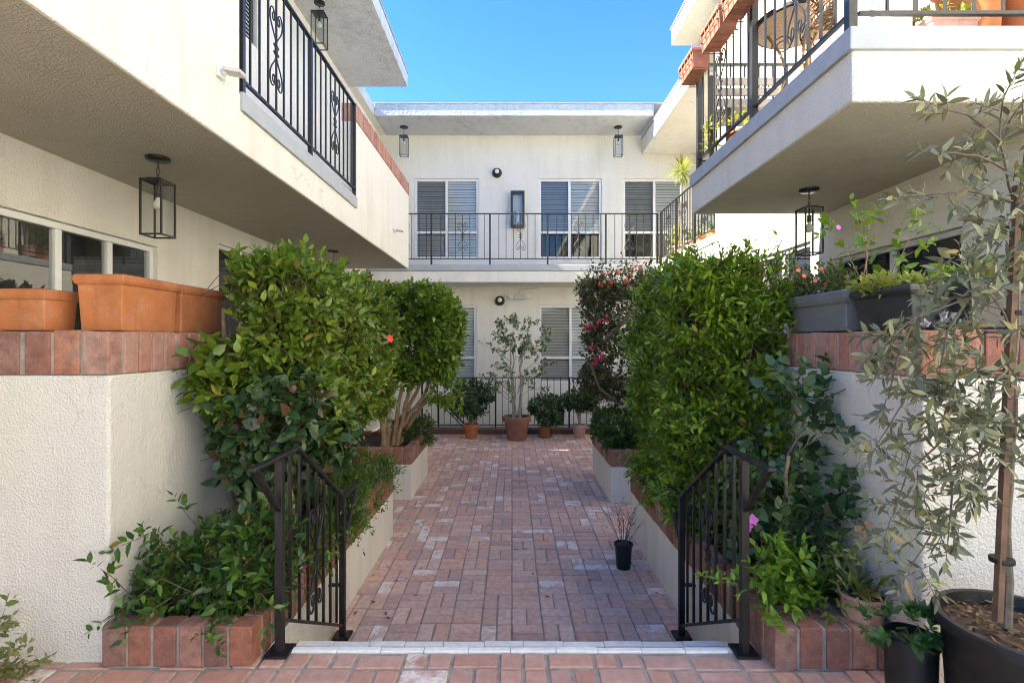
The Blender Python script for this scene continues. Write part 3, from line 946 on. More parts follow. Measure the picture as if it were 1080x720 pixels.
# wall sconce: tall black lantern box
t = thing('wall_sconce', 'tall black framed glass wall lantern between the upstairs windows', 'wall light', (.12, YU, 4.1))
x0, x1, z0, z1 = -.03, .29, 4.13, 4.97
mbox(MB(), mpF(YU), x0, x1, z0, z1, .002, .02).build('back_plate', 'blind_light', t)
f = MB()
for (a, b, c, d) in ((x0, x0 + .05, z0, z1), (x1 - .05, x1, z0, z1), (x0 + .05, x1 - .05, z1 - .06, z1), (x0 + .05, x1 - .05, z0, z0 + .06)):
    mbox(f, mpF(YU), a, b, c, d, .022, .16)
f.build('frame', 'black_metal', t)
MB().add([mpF(YU)(x0 + .05, z0 + .06, .14), mpF(YU)(x1 - .05, z0 + .06, .14), mpF(YU)(x1 - .05, z1 - .06, .14), mpF(YU)(x0 + .05, z1 - .06, .14)], [(0, 1, 2, 3)]).build('glass', 'glass', t)
MB().lathe([(.04, 0), (.045, .1), (.04, .3)], (.13, YU - .085, z0 + .1), 14).build('bulb', 'bulb', t, smooth=True)
# emergency light on the ground-floor wall
t = thing('emergency_light', 'white twin head emergency light under the far balcony with its conduit', 'emergency light', (.17, YL, 2.5))
mbox(MB(), mpF(YL), .03, .31, 2.47, 2.58, .002, .09).build('housing', 'alu_frame', t, bevel=.01)
for s in (-1, 1):
    d = MB().lathe([(.02, 0), (.05, .03), (.055, .06), (.04, .065)], (0, 0, 0), 14)
    d.v = [(.17 + s * .19 + a, YL - .03 - c, 2.53 + b) for a, b, c in d.v]
    d.build('lamp_head', 'white_frame', t, smooth=True)
MB().tube([(.16, YL - .012, 2.58), (.16, YL - .012, 2.66), (.22, YL - .012, 2.71), (.6, YL - .012, 2.73)], .012, 6).build('conduit', 'alu_frame', t)
# small floodlights on the left parapet
def flood(y, z, label):
    t = thing('floodlight', label, 'floodlight', (XB, y, z), 'small floodlights on the left fascia')
    MB().box(XB + .001, XB + .02, y - .035, y + .035, z - .035, z + .035).build('back_plate', 'white_frame', t, bevel=.004)
    MB().tube([(XB + .018, y, z), (XB + .05, y, z - .005)], .012, 8).build('arm', 'white_frame', t)
    MB().bar((XB + .04, y, z + .012), (XB + .15, y, z - .008), .085, .022).build('hood', 'alu_frame', t, bevel=.004)
flood(3.13, 3.14, 'small floodlight on the left fascia just before the railing')
flood(7.75, 3.17, 'small floodlight on the left parapet below the brick coping')

# ---------------------------------------------------------------- leaves
def unit(a):
    return a / np.maximum(np.linalg.norm(a, axis=-1, keepdims=True), 1e-9)
def leaf_arrays(Pb, D, U, L, W, curl=.22, fold=.22):
    """Pb base, D direction, U rough up: every leaf is its own little folded, curled blade"""
    n = len(Pb)
    D = unit(D)
    S = np.cross(D, U)
    bad = np.linalg.norm(S, axis=1) < 1e-3
    S[bad] = np.cross(D[bad], np.array([1.0, .3, .2]))
    S = unit(S)
    Nn = np.cross(S, D)
    L = np.broadcast_to(np.asarray(L, float), (n,))[:, None]
    W = np.broadcast_to(np.asarray(W, float), (n,))[:, None]
    def pt(t, s):
        lift = fold * abs(s) * W - curl * L * t * t
        return Pb + D * (L * t) + S * (W * s) + Nn * lift
    V = np.stack([pt(0, 0), pt(.3, .46), pt(.33, 0), pt(.3, -.46), pt(.66, .38), pt(.68, 0), pt(.66, -.38), pt(1, 0)], axis=1)
    return V.reshape(-1, 3)
LF_L = np.array([0, 1, 2, 0, 2, 3, 1, 4, 5, 2, 2, 5, 6, 3, 4, 7, 5, 5, 7, 6])
LF_T = np.array([3, 3, 4, 4, 3, 3])
LF_S = np.array([0, 3, 6, 10, 14, 17])
def leaf_mesh(name, V):
    n = len(V) // 8
    me = bpy.data.meshes.new(name)
    me.vertices.add(len(V))
    me.vertices.foreach_set('co', np.ascontiguousarray(V, dtype=np.float32).ravel())
    loops = (LF_L[None, :] + 8 * np.arange(n)[:, None]).ravel()
    starts = (LF_S[None, :] + 20 * np.arange(n)[:, None]).ravel()
    me.loops.add(len(loops))
    me.loops.foreach_set('vertex_index', loops.astype(np.int32))
    me.polygons.add(len(starts))
    me.polygons.foreach_set('loop_start', starts.astype(np.int32))
    me.polygons.foreach_set('use_smooth', np.ones(len(starts), dtype=bool))
    me.update(calc_edges=True)
    me.validate()
    return me
def sprigs(C, Dr, n, T, L, W, up=.35, spread=.9, jit=.25, curl=.22, fold=.22, start=.1):
    """leaves set spirally along twigs of length T starting at C along Dr"""
    C, Dr = np.asarray(C, float), unit(np.asarray(Dr, float))
    m = len(C)
    T = np.broadcast_to(np.asarray(T, float), (m,))
    idx = np.repeat(np.arange(m), n)
    k = np.tile(np.arange(n), m)
    d = Dr[idx]
    a = np.where(np.abs(d[:, 2:3]) < .9, np.array([[0, 0, 1.0]]), np.array([[1.0, 0, 0]]))
    e1 = unit(np.cross(d, a)); e2 = np.cross(d, e1)
    ang = k * 2.4 + RNG.uniform(0, 6.28, m)[idx]
    rad = e1 * np.cos(ang)[:, None] + e2 * np.sin(ang)[:, None]
    t = start + (1 - start) * (k + RNG.uniform(0, 1, m * n)) / n
    base = C[idx] + d * (T[idx] * t)[:, None]
    tipk = (t ** 2)[:, None]
    ld = unit(d * (.45 + .6 * tipk) + rad * spread * (1 - .35 * tipk) + np.array([0, 0, up * .4]) + RNG.normal(0, jit, (m * n, 3)))
    U = unit(d * .35 + np.array([0, 0, 1.0]) * (.4 + up) + RNG.normal(0, .4, (m * n, 3)))
    LL = L * RNG.uniform(.45, 1.3, m * n) * (1 - .25 * tipk[:, 0])
    return leaf_arrays(base, ld, U, LL, LL * (W / L) * RNG.uniform(.85, 1.15, m * n), curl, fold)
def twig_mesh(name, A, B, r0, r1):
    """three-sided tapering twigs"""
    A, B = np.asarray(A, float), np.asarray(B, float)
    m = len(A)
    d = unit(B - A)
    a = np.where(np.abs(d[:, 2:3]) < .9, np.array([[0, 0, 1.0]]), np.array([[1.0, 0, 0]]))
    e1 = unit(np.cross(d, a)); e2 = np.cross(d, e1)
    vs = []
    for p, r in ((A, r0), (B, r1)):
        for j in range(3):
            an = 2 * PI * j / 3
            vs.append(p + (e1 * math.cos(an) + e2 * math.sin(an)) * r)
    V = np.stack(vs, axis=1).reshape(-1, 3)
    F_ = []
    for i in range(m):
        k = i * 6
        for j in range(3):
            F_.append((k + j, k + (j + 1) % 3, k + 3 + (j + 1) % 3, k + 3 + j))
    me = bpy.data.meshes.new(name)
    me.from_pydata([tuple(v) for v in V], [], F_)
    me.polygons.foreach_set('use_smooth', [True] * len(F_))
    return me
def lownoise(Pn, s, seed=0):
    return np.array([noise.noise(Vector((p[0] * s + seed, p[1] * s + seed * 2, p[2] * s))) for p in Pn])

def box_surface(n, lo, hi, rnd=.25, bumpy=.09, seed=0, faces=None, ns=2.6):
    """random points and normals on a rounded, lumpy box"""
    lo, hi = np.array(lo, float), np.array(hi, float)
    c, h = (lo + hi) / 2, (hi - lo) / 2
    out_p, out_n = [], []
    areas = {}
    for ax in range(3):
        a, b = [i for i in range(3) if i != ax]
        for sg in (-1, 1):
            areas[(ax, sg)] = 4 * h[a] * h[b] * (faces or {}).get((ax, sg), 1.0)
    tot = sum(areas.values())
    for (ax, sg), ar in areas.items():
        m = int(round(n * ar / tot))
        if not m:
            continue
        q = RNG.uniform(-1, 1, (m, 3)) * h
        q[:, ax] = sg * h[ax]
        core = np.clip(q, -(h - np.minimum(rnd, h * .95)), h - np.minimum(rnd, h * .95))
        dv = q - core
        nn = unit(dv)
        q = core + nn * np.minimum(rnd, h * .95).max() * (np.linalg.norm(dv, axis=1, keepdims=True) > 0) * np.minimum(1, np.linalg.norm(dv, axis=1, keepdims=True) / np.minimum(rnd, h * .95).max())
        out_p.append(q + c); out_n.append(nn)
    Pn, Nn = np.concatenate(out_p), np.concatenate(out_n)
    k = lownoise(Pn, ns, seed) + .5 * lownoise(Pn, ns * 2.7, seed + 9)
    Pn = Pn + Nn * (k * bumpy)[:, None]
    return Pn, Nn, k
def ell_surface(n, c, r, bumpy=.12, seed=0, zmin=-9, ns=3.0):
    d = unit(RNG.normal(0, 1, (n, 3)))
    Pn = np.array(c) + d * np.array(r)
    k = lownoise(Pn, ns, seed)
    Pn = Pn + d * (k * bumpy)[:, None]
    keep = Pn[:, 2] > zmin
    nn = unit(d / np.array(r))
    return Pn[keep], nn[keep], k[keep]

def bush(parent, Pn, Nn, mat, n=7, T=.12, L=.07, W=.035, depth=.05, up=.45, inner=None, name='foliage', gap=None, spread=.9, outward=.9, curl=.22, fold=.22, keep=None, jit=.25):
    if gap is not None:
        g = lownoise(Pn, gap[0], gap[2] if len(gap) > 2 else 3) > gap[1]
        Pn, Nn = Pn[g], Nn[g]
    Pn = Pn - Nn * np.abs(RNG.normal(0, depth, len(Pn)))[:, None]
    D = unit(Nn * outward + np.array([0, 0, up]) + RNG.normal(0, .45, Pn.shape))
    C = Pn - D * T * .6
    TT = T * RNG.uniform(.7, 1.35, len(C))
    V = sprigs(C, D, n, TT, L, W, up, spread, jit, curl, fold)
    if name in ('foliage', 'crown') and len(C) > 200:
        A_, B_ = C - D * T * .9, C + D * TT[:, None]
        if keep is not None:
            g_ = keep(np.stack([A_, B_], 1)); A_, B_ = A_[g_], B_[g_]
        link('twig_stems', twig_mesh('twig_stems', A_, B_, .0028, .0012), 'twig', parent)  # bare twigs only, the leaves are a separate mesh
    if inner is not None:
        Pi, li = inner
        Di = unit(RNG.normal(0, 1, Pi.shape) + np.array([0, 0, .4]))
        V = np.concatenate([V, sprigs(Pi, Di, 6, T, L * li, W * li, up, spread)])
    if keep is not None:
        c = V.reshape(-1, 8, 3)
        V = c[keep(c)].reshape(-1, 3)
    return link(name, leaf_mesh(name, V), mat, parent)
def stems(parent, lines, r0, r1, mat, name='trunk', n=8, knots=.012):
    mb = MB()
    for i, ln in enumerate(lines):
        pts = []
        L_ = [Vector(p) for p in ln]
        # resample with a slight wander
        seg = []
        for a, b in zip(L_[:-1], L_[1:]):
            kk = max(2, int((b - a).length / .07))
            for j in range(kk):
                seg.append(a.lerp(b, j / kk))
        seg.append(L_[-1])
        m = len(seg) - 1
        for j, p in enumerate(seg):
            w = noise.noise_vector(p * 5 + Vector((i * 3.1, 0, 0))) * knots
            pts.append(p + w * (0 if j == 0 else 1))
        sc = 1.0 if i == 0 else .8
        mb.tube(pts, [(r0 + (r1 - r0) * j / m) * sc for j in range(m + 1)], n)
    return mb.build(name, mat, parent, smooth=True)
def along(lines, per_m, side=.0, tmin=0.0, spread=.8, up=.3):
    """random points and outward directions along polylines"""
    Cs, Ds = [], []
    for ln in lines:
        L_ = [Vector(p) for p in ln]
        tot = sum((b - a).length for a, b in zip(L_[:-1], L_[1:]))
        acc = 0
        for a, b in zip(L_[:-1], L_[1:]):
            l = (b - a).length
            for _ in range(max(1, int(l * per_m + random.random()))):
                f = random.random()
                if (acc + l * f) / tot < tmin:
                    continue
                p = a.lerp(b, f)
                d = (b - a).normalized() * .6 + Vector((random.gauss(0, spread), random.gauss(0, spread), random.gauss(0, spread) + up))
                Cs.append(p + Vector((random.gauss(0, side), random.gauss(0, side), random.gauss(0, side))))
                Ds.append(d.normalized())
        # the tip
            acc += l
        Cs.append(L_[-1]); Ds.append((L_[-1] - L_[-2]).normalized())
    return np.array(Cs), np.array(Ds)
def W2(*pts):
    return [P(*p) for p in pts]
def flower(parent, c, r, mat, petals=5, face=(.3, -1, .3), curl=.25, wide=.9):
    f = Vector(face).normalized()
    a = f.orthogonal().normalized(); b = f.cross(a)
    D = np.array([a * math.cos(2 * PI * i / petals) + b * math.sin(2 * PI * i / petals) + f * .45 for i in range(petals)])
    Pb = np.repeat(np.array([c], float), petals, 0)
    V = leaf_arrays(Pb, D, np.repeat(np.array([f], float), petals, 0), r, r * wide, curl, .1)
    return link('flower', leaf_mesh('flower', V), mat, parent)

# ---- left: hibiscus hedge
t = thing('hibiscus_hedge', 'tall clipped green hedge with a single red flower at the left of the path', 'hedge', (-1.55, 4, .14))
lo, hi = (-1.90, 2.98, .72), (-1.16, 5.12, 2.06)
lo, hi = (-1.74, 2.98, .80), (-1.16, 5.12, 1.97)
Pn, Nn, k = box_surface(3500, lo, hi, .24, .15, 1, {(0, -1): .3, (1, 1): .4, (2, -1): .5})
P2, N2, k2 = ell_surface(300, (-1.56, 3.12, 1.22), (.18, .25, .34), .12, 3)
Pn, Nn = np.concatenate([Pn, P2]), np.concatenate([Nn, N2])
inn = RNG.uniform(np.array(lo) + .12, np.array(hi) - .12, (480, 3))
kp = lambda c: ~((c[:, :, 2].min(1) < 1.6) & (c[:, :, 0].min(1) < -1.885))
bush(t, Pn, Nn, 'leaf_hibiscus', 8, .15, .080, .040, .10, .30, (inn, 1.1), gap=(3.6, -.24, 5), keep=kp)
# loose top shoots
Pn, Nn, k = box_surface(240, (-1.72, 2.95, 1.86), (-1.2, 4.9, 1.99), .1, .05, 2, {(2, -1): 0})
bush(t, Pn, Nn, 'leaf_tree', 8, .15, .08, .036, .02, .9, outward=.5, name='foliage', keep=kp)
stems(t, [[(-1.55, 3.2, .1), (-1.6, 3.2, .6), (-1.5, 3.3, 1.3)], [(-1.5, 3.28, .1), (-1.42, 3.35, .7), (-1.4, 3.5, 1.4)], [(-1.6, 3.1, .1), (-1.72, 3.05, .8), (-1.75, 3.1, 1.7)],
          [(-1.5, 4.0, .1), (-1.5, 4.05, .7), (-1.45, 4.1, 1.4)], [(-1.5, 4.7, .1), (-1.48, 4.7, .8), (-1.4, 4.7, 1.5)]], .028, .014, 'bark')
flower(t, P(411, 357, 4.25), .036, 'flower_red', 6, (.8, -.7, .2))
# ---- left: dark broad-leaved shrub under the hedge
t = thing('broadleaf_shrub', 'dark broad leaved shrub with a few reddish leaves at the foot of the hibiscus hedge', 'shrub', (-1.55, 2.95, .14))
Pn, Nn, k = ell_surface(380, (-1.46, 3.02, 1.02), (.30, .24, .31), .14, 4)
bush(t, Pn, Nn, 'leaf_dark', 6, .12, .092, .066, .06, .1, keep=kp, curl=.3)
Pn, Nn, k = ell_surface(90, (-1.70, 2.90, 1.27), (.12, .13, .19), .10, 5)
bush(t, Pn, Nn, 'leaf_hibiscus', 6, .12, .095, .058, .05, .1, keep=kp)
Pn, Nn, k = ell_surface(90, (-1.22, 3.3, .86), (.18, .3, .22), .1, 6)
bush(t, Pn, Nn, 'leaf_dark', 6, .12, .1, .07, .05, .1)
stems(t, [[(-1.45, 2.95, .1), (-1.42, 2.98, .5), (-1.5, 3.0, .95)], [(-1.38, 3.02, .1), (-1.3, 3.05, .5), (-1.35, 3.05, .9)], [(-1.5, 3.0, .1), (-1.55, 2.98, .5), (-1.7, 2.9, 1.1)]], .02, .01, 'bark_tan')
# ---- left front: star jasmine spilling over the bricks
t = thing('jasmine_shrub', 'glossy dark green shrub spilling over the brick bed at the left front corner', 'shrub', (-1.5, 2.55, .16))
P1, N1, _ = ell_surface(430, (-1.52, 2.60, .27), (.34, .2, .24), .12, 7, .12)
P2, N2, _ = ell_surface(230, (-1.33, 2.62, .42), (.22, .22, .22), .12, 8, .12)
Pn, Nn = np.concatenate([P1, P2]), np.concatenate([N1, N2])
kj = lambda c: ~((c[:, :, 0].min(1) < -1.885) & (c[:, :, 1].max(1) > 2.39) & (c[:, :, 2].min(1) < 1.5)) & (c[:, :, 2].min(1) > .02) & ~((c[:, :, 2].min(1) < .2) & (c[:, :, 1].min(1) < 2.36) & (c[:, :, 1].max(1) > 2.36))
bush(t, Pn, Nn, 'leaf_jasmine', 7, .13, .072, .032, .05, .3, keep=kj)
sh = [W2((235, 640, 2.5), (170, 610, 2.42), (110, 655, 2.34)), W2((200, 600, 2.5), (160, 560, 2.45), (128, 575, 2.4)), W2((240, 590, 2.6), (200, 545, 2.6), (190, 532, 2.6)), W2((150, 640, 2.42), (120, 610, 2.38), (105, 600, 2.35)),
      W2((230, 640, 2.45), (225, 665, 2.36), (228, 675, 2.33)), W2((270, 620, 2.5), (290, 640, 2.4), (285, 655, 2.36)), W2((180, 630, 2.42), (150, 650, 2.36), (140, 662, 2.33))]
C, D = along(sh, 24, .01, .2, .5, .3)
V = sprigs(C, D, 5, .07, .06, .027, .4)
link('foliage', leaf_mesh('foliage', V), 'leaf_jasmine', t)
stems(t, sh, .0035, .0015, 'twig', 'twig_stems', 5, .006)  # thin shoot stems without leaves
# ---- left: ground cover along the long planter
t = thing('ground_cover', 'fine leaved light green ground cover trailing over the left planter edge', 'ground cover plant', (-1.4, 3.9, .16))
P1, N1, _ = box_surface(1500, (-1.88, 3.0, .1), (-1.17, 5.2, .40), .12, .12, 9, {(0, -1): .2, (2, -1): 0})
bush(t, P1, N1, 'leaf_cover', 8, .11, .045, .017, .05, .4, gap=(3, -.45))
P1, N1, _ = box_surface(260, (-1.22, 3.0, .02), (-1.14, 5.15, .36), .06, .05, 10, {(0, -1): 0, (2, -1): 0})
bush(t, P1, N1, 'leaf_cover', 7, .12, .045, .017, .03, -.1, gap=(4, .0), name='foliage')
# ---- left: multi-stemmed tree in the short planter
t = thing('multi_stemmed_tree', 'multi stemmed small tree with a bushy bright green crown in the far left planter', 'tree', (-1.5, 6.75, .15))
P1, N1, _ = box_surface(2300, (-1.98, 6.35, 1.02), (-.70, 7.45, 2.22), .4, .13, 12, {(1, 1): .4, (0, -1): .4})
inn = RNG.uniform((-1.8, 6.5, 1.15), (-.85, 7.3, 2.1), (400, 3))
bush(t, P1, N1, 'leaf_tree', 7, .16, .088, .052, .06, .3, (inn, 1), gap=(2.6, -.36, 2), name='crown')
P1, N1, _ = ell_surface(170, (-.88, 6.8, .86), (.26, .3, .26), .12, 13)
bush(t, P1, N1, 'leaf_tree', 6, .14, .08, .045, .05, .0, gap=(3, -.1), name='lower_foliage')
tr = []
for i in range(7):
    bx, by = -1.66 + .05 * (i % 4) + random.uniform(-.02, .02), 6.6 + .08 * (i // 2)
    tx = -1.75 + .15 * i + random.uniform(-.06, .06)
    tr.append([(bx, by, .08), (bx + (tx - bx) * .3, by + .05, .45), (bx + (tx - bx) * .7, by + .1, .85), (tx, by + .15, 1.4)])
stems(t, tr, .042, .02, 'bark_tan', 'trunk', 9, .02)
# small shrub behind its foot
t = thing('ground_cover', 'dark low leaves trailing over the far end of the short left planter', 'ground cover plant', (-1.3, 7.2, .16))
P1, N1, _ = ell_surface(330, (-1.38, 7.2, .26), (.26, .42, .24), .1, 15, .08)
bush(t, P1, N1, 'leaf_jasmine', 7, .12, .06, .03, .04, .2)
# ---- right: big bright hedge
t = thing('green_hedge', 'big rounded bright yellow green hedge at the right of the path', 'hedge', (1.5, 4.2, .14))
lo, hi = (1.15, 3.2, .05), (2.06, 5.2, 2.10)
P1, N1, k = box_surface(5400, lo, hi, .46, .2, 17, {(0, 1): .2, (1, 1): .3, (2, -1): .2})
kr = lambda c: ~((c[:, :, 2].min(1) < 1.6) & (c[:, :, 0].max(1) > 1.775))
inn = RNG.uniform(np.array(lo) + .12, np.array(hi) - .14, (900, 3))
bush(t, P1, N1, 'leaf_hedge', 9, .15, .070, .027, .10, .42, (inn, 1.1), keep=kr, gap=(3.8, -.27, 6))
P1, N1, k = box_surface(260, (1.4, 3.5, 1.94), (1.95, 4.9, 2.08), .15, .08, 18, {(2, -1): 0})
bush(t, P1, N1, 'leaf_hedge', 9, .24, .05, .02, .02, 1.1, outward=.4, name='foliage', keep=kr)
stems(t, [[(1.5, 3.5 + .45 * i, .1), (1.52 + .05 * (i % 2), 3.5 + .45 * i, .9), (1.5, 3.55 + .45 * i, 1.7)] for i in range(4)], .024, .012, 'bark')
# ---- right: low hedge in the far planter
t = thing('low_hedge', 'small dense dark green hedge filling the far right planter', 'hedge', (1.5, 6.9, .16))
P1, N1, _ = box_surface(1100, (1.16, 6.25, .08), (2.0, 7.6, .52), .2, .08, 20, {(2, -1): .05})
bush(t, P1, N1, 'leaf_jasmine', 7, .12, .065, .034, .05, .35)
# ---- right: bougainvillea
t = thing('bougainvillea', 'dark reddish bougainvillea with a magenta flower cluster behind the bright hedge', 'shrub', (1.75, 7.1, .16))
P1, N1, _ = box_surface(2300, (.98, 6.55, .70), (2.3, 7.7, 2.42), .4, .18, 21, {(1, 1): .3, (0, 1): .3})
inn = RNG.uniform((1.2, 6.8, .8), (2.2, 7.5, 2.2), (350, 3))
bush(t, P1, N1, 'leaf_bougain', 7, .15, .06, .036, .08, .1, (inn, 1), gap=(2.8, -.22, 8), name='foliage')
P1, N1, _ = box_surface(90, (1.05, 6.6, 2.3), (2.2, 7.3, 2.5), .1, .1, 22, {(2, -1): 0})
bush(t, P1, N1, 'leaf_bougain', 8, .26, .055, .032, .02, .9, name='foliage')
stems(t, [[(1.75, 7.0, .1), (1.78, 7.0, .6), (1.6, 7.0, 1.3), (1.3, 6.9, 1.9)], [(1.76, 7.02, .1), (1.8, 7.05, .7), (1.9, 7.0, 1.6)], [(1.7, 6.9, .4), (1.4, 6.75, .68), (1.12, 6.6, .9), (1.0, 6.5, 1.2)], [(1.2, 6.6, 1.5), (1.5, 6.5, 1.85), (1.85, 6.4, 2.1)]], .04, .014, 'bark')
def bracts(c, r, n, mat, parent):
    d = unit(RNG.normal(0, 1, (n, 3)))
    V = sprigs(np.array(c) + d * r * RNG.uniform(.2, 1, (n, 1)), d, 4, .03, .045, .034, .2)
    return link('blossom', leaf_mesh('blossom', V), mat, parent)
bracts(P(629, 374, 6.3), .10, 15, 'bract_pink', t)['label'] = 'magenta flower cluster'
bracts(P(622, 346, 6.35), .06, 8, 'bract_pink', t)
bracts(P(636, 338, 6.3), .06, 7, 'bract_pink', t)
for q in ((633, 297), (641, 291), (655, 288), (668, 287), (676, 283), (647, 300), (662, 296)):
    bracts(P(q[0], q[1], 6.45), .07, 3, 'bract_red', t)
# ---- right front bed: climbing rose, flowers and leafy plants
kb = lambda c: ~((c[:, :, 0].max(1) > 1.775) & (c[:, :, 1].max(1) > 2.21) & (c[:, :, 2].min(1) < 1.55))
t = thing('rose_bush', 'leggy rose bush with bluish green leaves climbing the right patio wall', 'shrub', (1.5, 2.85, .16))
ln = [W2((838, 640, 2.75), (833, 560, 2.75), (829, 500, 2.75), (831, 480, 2.78)), W2((830, 480, 2.85), (850, 440, 2.85), (870, 420, 2.8), (898, 408, 2.72)), W2((832, 520, 2.85), (870, 500, 2.8), (900, 515, 2.75)),
      W2((830, 500, 2.85), (850, 470, 2.8), (880, 455, 2.72)), W2((850, 440, 2.85), (835, 415, 2.85), (825, 400, 2.8)), W2((838, 600, 2.85), (870, 560, 2.75), (905, 540, 2.62)), W2((838, 590, 2.85), (810, 540, 2.75), (790, 520, 2.7)), W2((840, 560, 2.85), (880, 530, 2.75), (915, 500, 2.6))]
stems(t, ln[:1], .017, .010, 'bark_tan', 'trunk')
stems(t, ln[1:], .007, .003, 'bark', 'branches', 6)
C, D = along(ln[1:], 48, .05, .1, .9, .2)
V = sprigs(C, D, 6, .12, .078, .054, .2, curl=.25)
c = V.reshape(-1, 8, 3); V = c[kb(c)].reshape(-1, 3)
link('foliage', leaf_mesh('foliage', V), 'leaf_rose', t)
t = thing('pelargonium', 'round leaved plant with one magenta flower beside the right stair handrail', 'flowering plant', (1.32, 2.85, .16))
P1, N1, _ = ell_surface(240, (1.36, 2.88, .5), (.16, .2, .36), .1, 24, .14)
bush(t, P1, N1, 'leaf_rose', 5, .1, .062, .062, .05, .2, keep=kb, curl=.1)
for q in range(4):
    flower(t, P(790 + random.uniform(-5, 5), 551 + random.uniform(-6, 6), 2.62), .028, 'flower_pink', 5, (random.uniform(-.6, .2), -1, .3))
t = thing('ferny_shrub', 'low ferny fine leaved plant between the rose and the yellow green shrub', 'plant', (1.5, 2.7, .16))
P1, N1, _ = ell_surface(420, (1.50, 2.76, .38), (.24, .18, .24), .08, 25, .14)
bush(t, P1, N1, 'leaf_fern', 14, .10, .03, .008, .06, .5, keep=kb)
t = thing('lime_shrub', 'yellow green leafy plant spilling over the bricks right of the handrail', 'plant', (1.36, 2.55, .18))
P1, N1, _ = ell_surface(150, (1.37, 2.56, .3), (.16, .12, .18), .08, 26, .16)
bush(t, P1, N1, 'leaf_lime', 6, .11, .062, .027, .04, .4, keep=kb)
sh = [W2((800, 640, 2.5), (795, 600, 2.45), (815, 575, 2.42)), W2((820, 640, 2.5), (812, 655, 2.36), (815, 652, 2.33)), W2((800, 630, 2.5), (770, 615, 2.45), (752, 610, 2.45)), W2((860, 630, 2.5), (880, 590, 2.45)), W2((850, 640, 2.5), (880, 640, 2.42))]
C, D = along(sh, 30, .01, .2, .5, .3)
link('foliage', leaf_mesh('foliage', sprigs(C, D, 5, .07, .058, .026, .4)), 'leaf_lime', t)
stems(t, sh, .003, .0015, 'twig', 'twig_stems', 5, .004)  # leafless stems of the shoots
t = thing('strap_leaf_plant', 'clump of long strap leaves on the brick bed beside the pink pot', 'plant', (1.6, 2.68, .18))
def straps(c, n, L, W, tilt, parent, mat, name='foliage', rr=.03):
    an = RNG.uniform(0, 6.28, n)
    tl = np.clip(RNG.normal(tilt, .3, n), .1, 2)
    D = np.stack([np.cos(an) * tl, np.sin(an) * tl, np.ones(n)], 1)
    Pb = np.array(c) + np.stack([np.cos(an), np.sin(an), np.zeros(n)], 1) * rr
    V = leaf_arrays(Pb, D, np.repeat(np.array([[0, 0, 1.0]]), n, 0), L * RNG.uniform(.6, 1.2, n), W, .5, .3)
    if parent.get('label', '').find('strap') >= 0:
        q = V.reshape(-1, 8, 3); V = q[kb(q)].reshape(-1, 3)
    return link(name, leaf_mesh(name, V), mat, parent)
straps((1.58, 2.70, .17), 60, .36, .028, .8, t, 'leaf_lime')

# ---------------------------------------------------------------- pots
def pot_mesh(parent, c, r, h, mat, rim=.12, taper=.72, lip=.07, name='pot', soil='soil', wob=0.0):
    o = MB().lathe([(r * taper, 0), (r * taper * 1.02, h * .02), (r * .93, h * (1 - rim)), (r * (1 + lip) , h * (1 - rim) + .002), (r * (1 + lip), h * .985), (r * (1 + lip) - .006, h),
                    (r * .93, h), (r * .9, h * .9), (r * .3, h * .88), (.002, h * .88)], c, 36, wob).build(name, mat, parent, smooth=True)
    s = MB()
    n = 26
    vs = [(c[0], c[1], c[2] + h * .93)] + [(c[0] + r * .9 * q * math.cos(2 * PI * j / n), c[1] + r * .9 * q * math.sin(2 * PI * j / n), c[2] + h * .91 + .012 * noise.noise(Vector((j * .9, q * 5, c[0])))) for q in (.5, 1) for j in range(n)]
    fs = [(0, 1 + j, 1 + (j + 1) % n) for j in range(n)] + [(1 + j, 1 + n + j, 1 + n + (j + 1) % n, 1 + (j + 1) % n) for j in range(n)]
    s.add(vs, fs).build('soil', soil, parent, smooth=True)
    return o

# olive tree in the big black pot
oc = (1.765, 1.75, 0.0)
t = thing('potted_olive_tree', 'tall staked olive tree in a big black nursery pot at the right edge', 'potted tree', oc)
pot_mesh(t, oc, .252, .535, 'plastic_black', .07, .8, .035, soil='bark_mulch')
trunk = W2((1060, 660, 1.75), (1061, 540, 1.75), (1068, 420, 1.76), (1074, 300, 1.76), (1080, 200, 1.75), (1092, 90, 1.74))
stems(t, [trunk], .019, .010, 'bark_olive', 'trunk')
a_ = RNG.uniform(0, 6.28, 420); q_ = np.sqrt(RNG.uniform(0, 1, 420)) * .225
V = leaf_arrays(np.stack([oc[0] + q_ * np.cos(a_), oc[1] + q_ * np.sin(a_), np.full(420, .498) + RNG.uniform(-.004, .012, 420)], 1), np.stack([RNG.normal(0, 1, 420), RNG.normal(0, 1, 420), RNG.normal(0, .25, 420)], 1), RNG.normal(0, .4, (420, 3)) + np.array([0, 0, 1.0]), RNG.uniform(.015, .04, 420), .012, .1, .1)
tag(link('bark_chips', leaf_mesh('bark_chips', V), 'leaf_chip', t), kind='stuff')
stk = MB().bar(P(1052, 655, 1.72), P(1073, 196, 1.72), .02, .02).build('stake', 'stake_wood', t)
tie = MB()
for q in ((1054.5, 590), (1068, 330), (1072, 240)):
    p = P(q[0] + 2, q[1], 1.735)
    tie.lathe([(.034, -.008), (.035, 0), (.034, .008)], p, 14)
tie.build('tie', 'plastic_black', t)
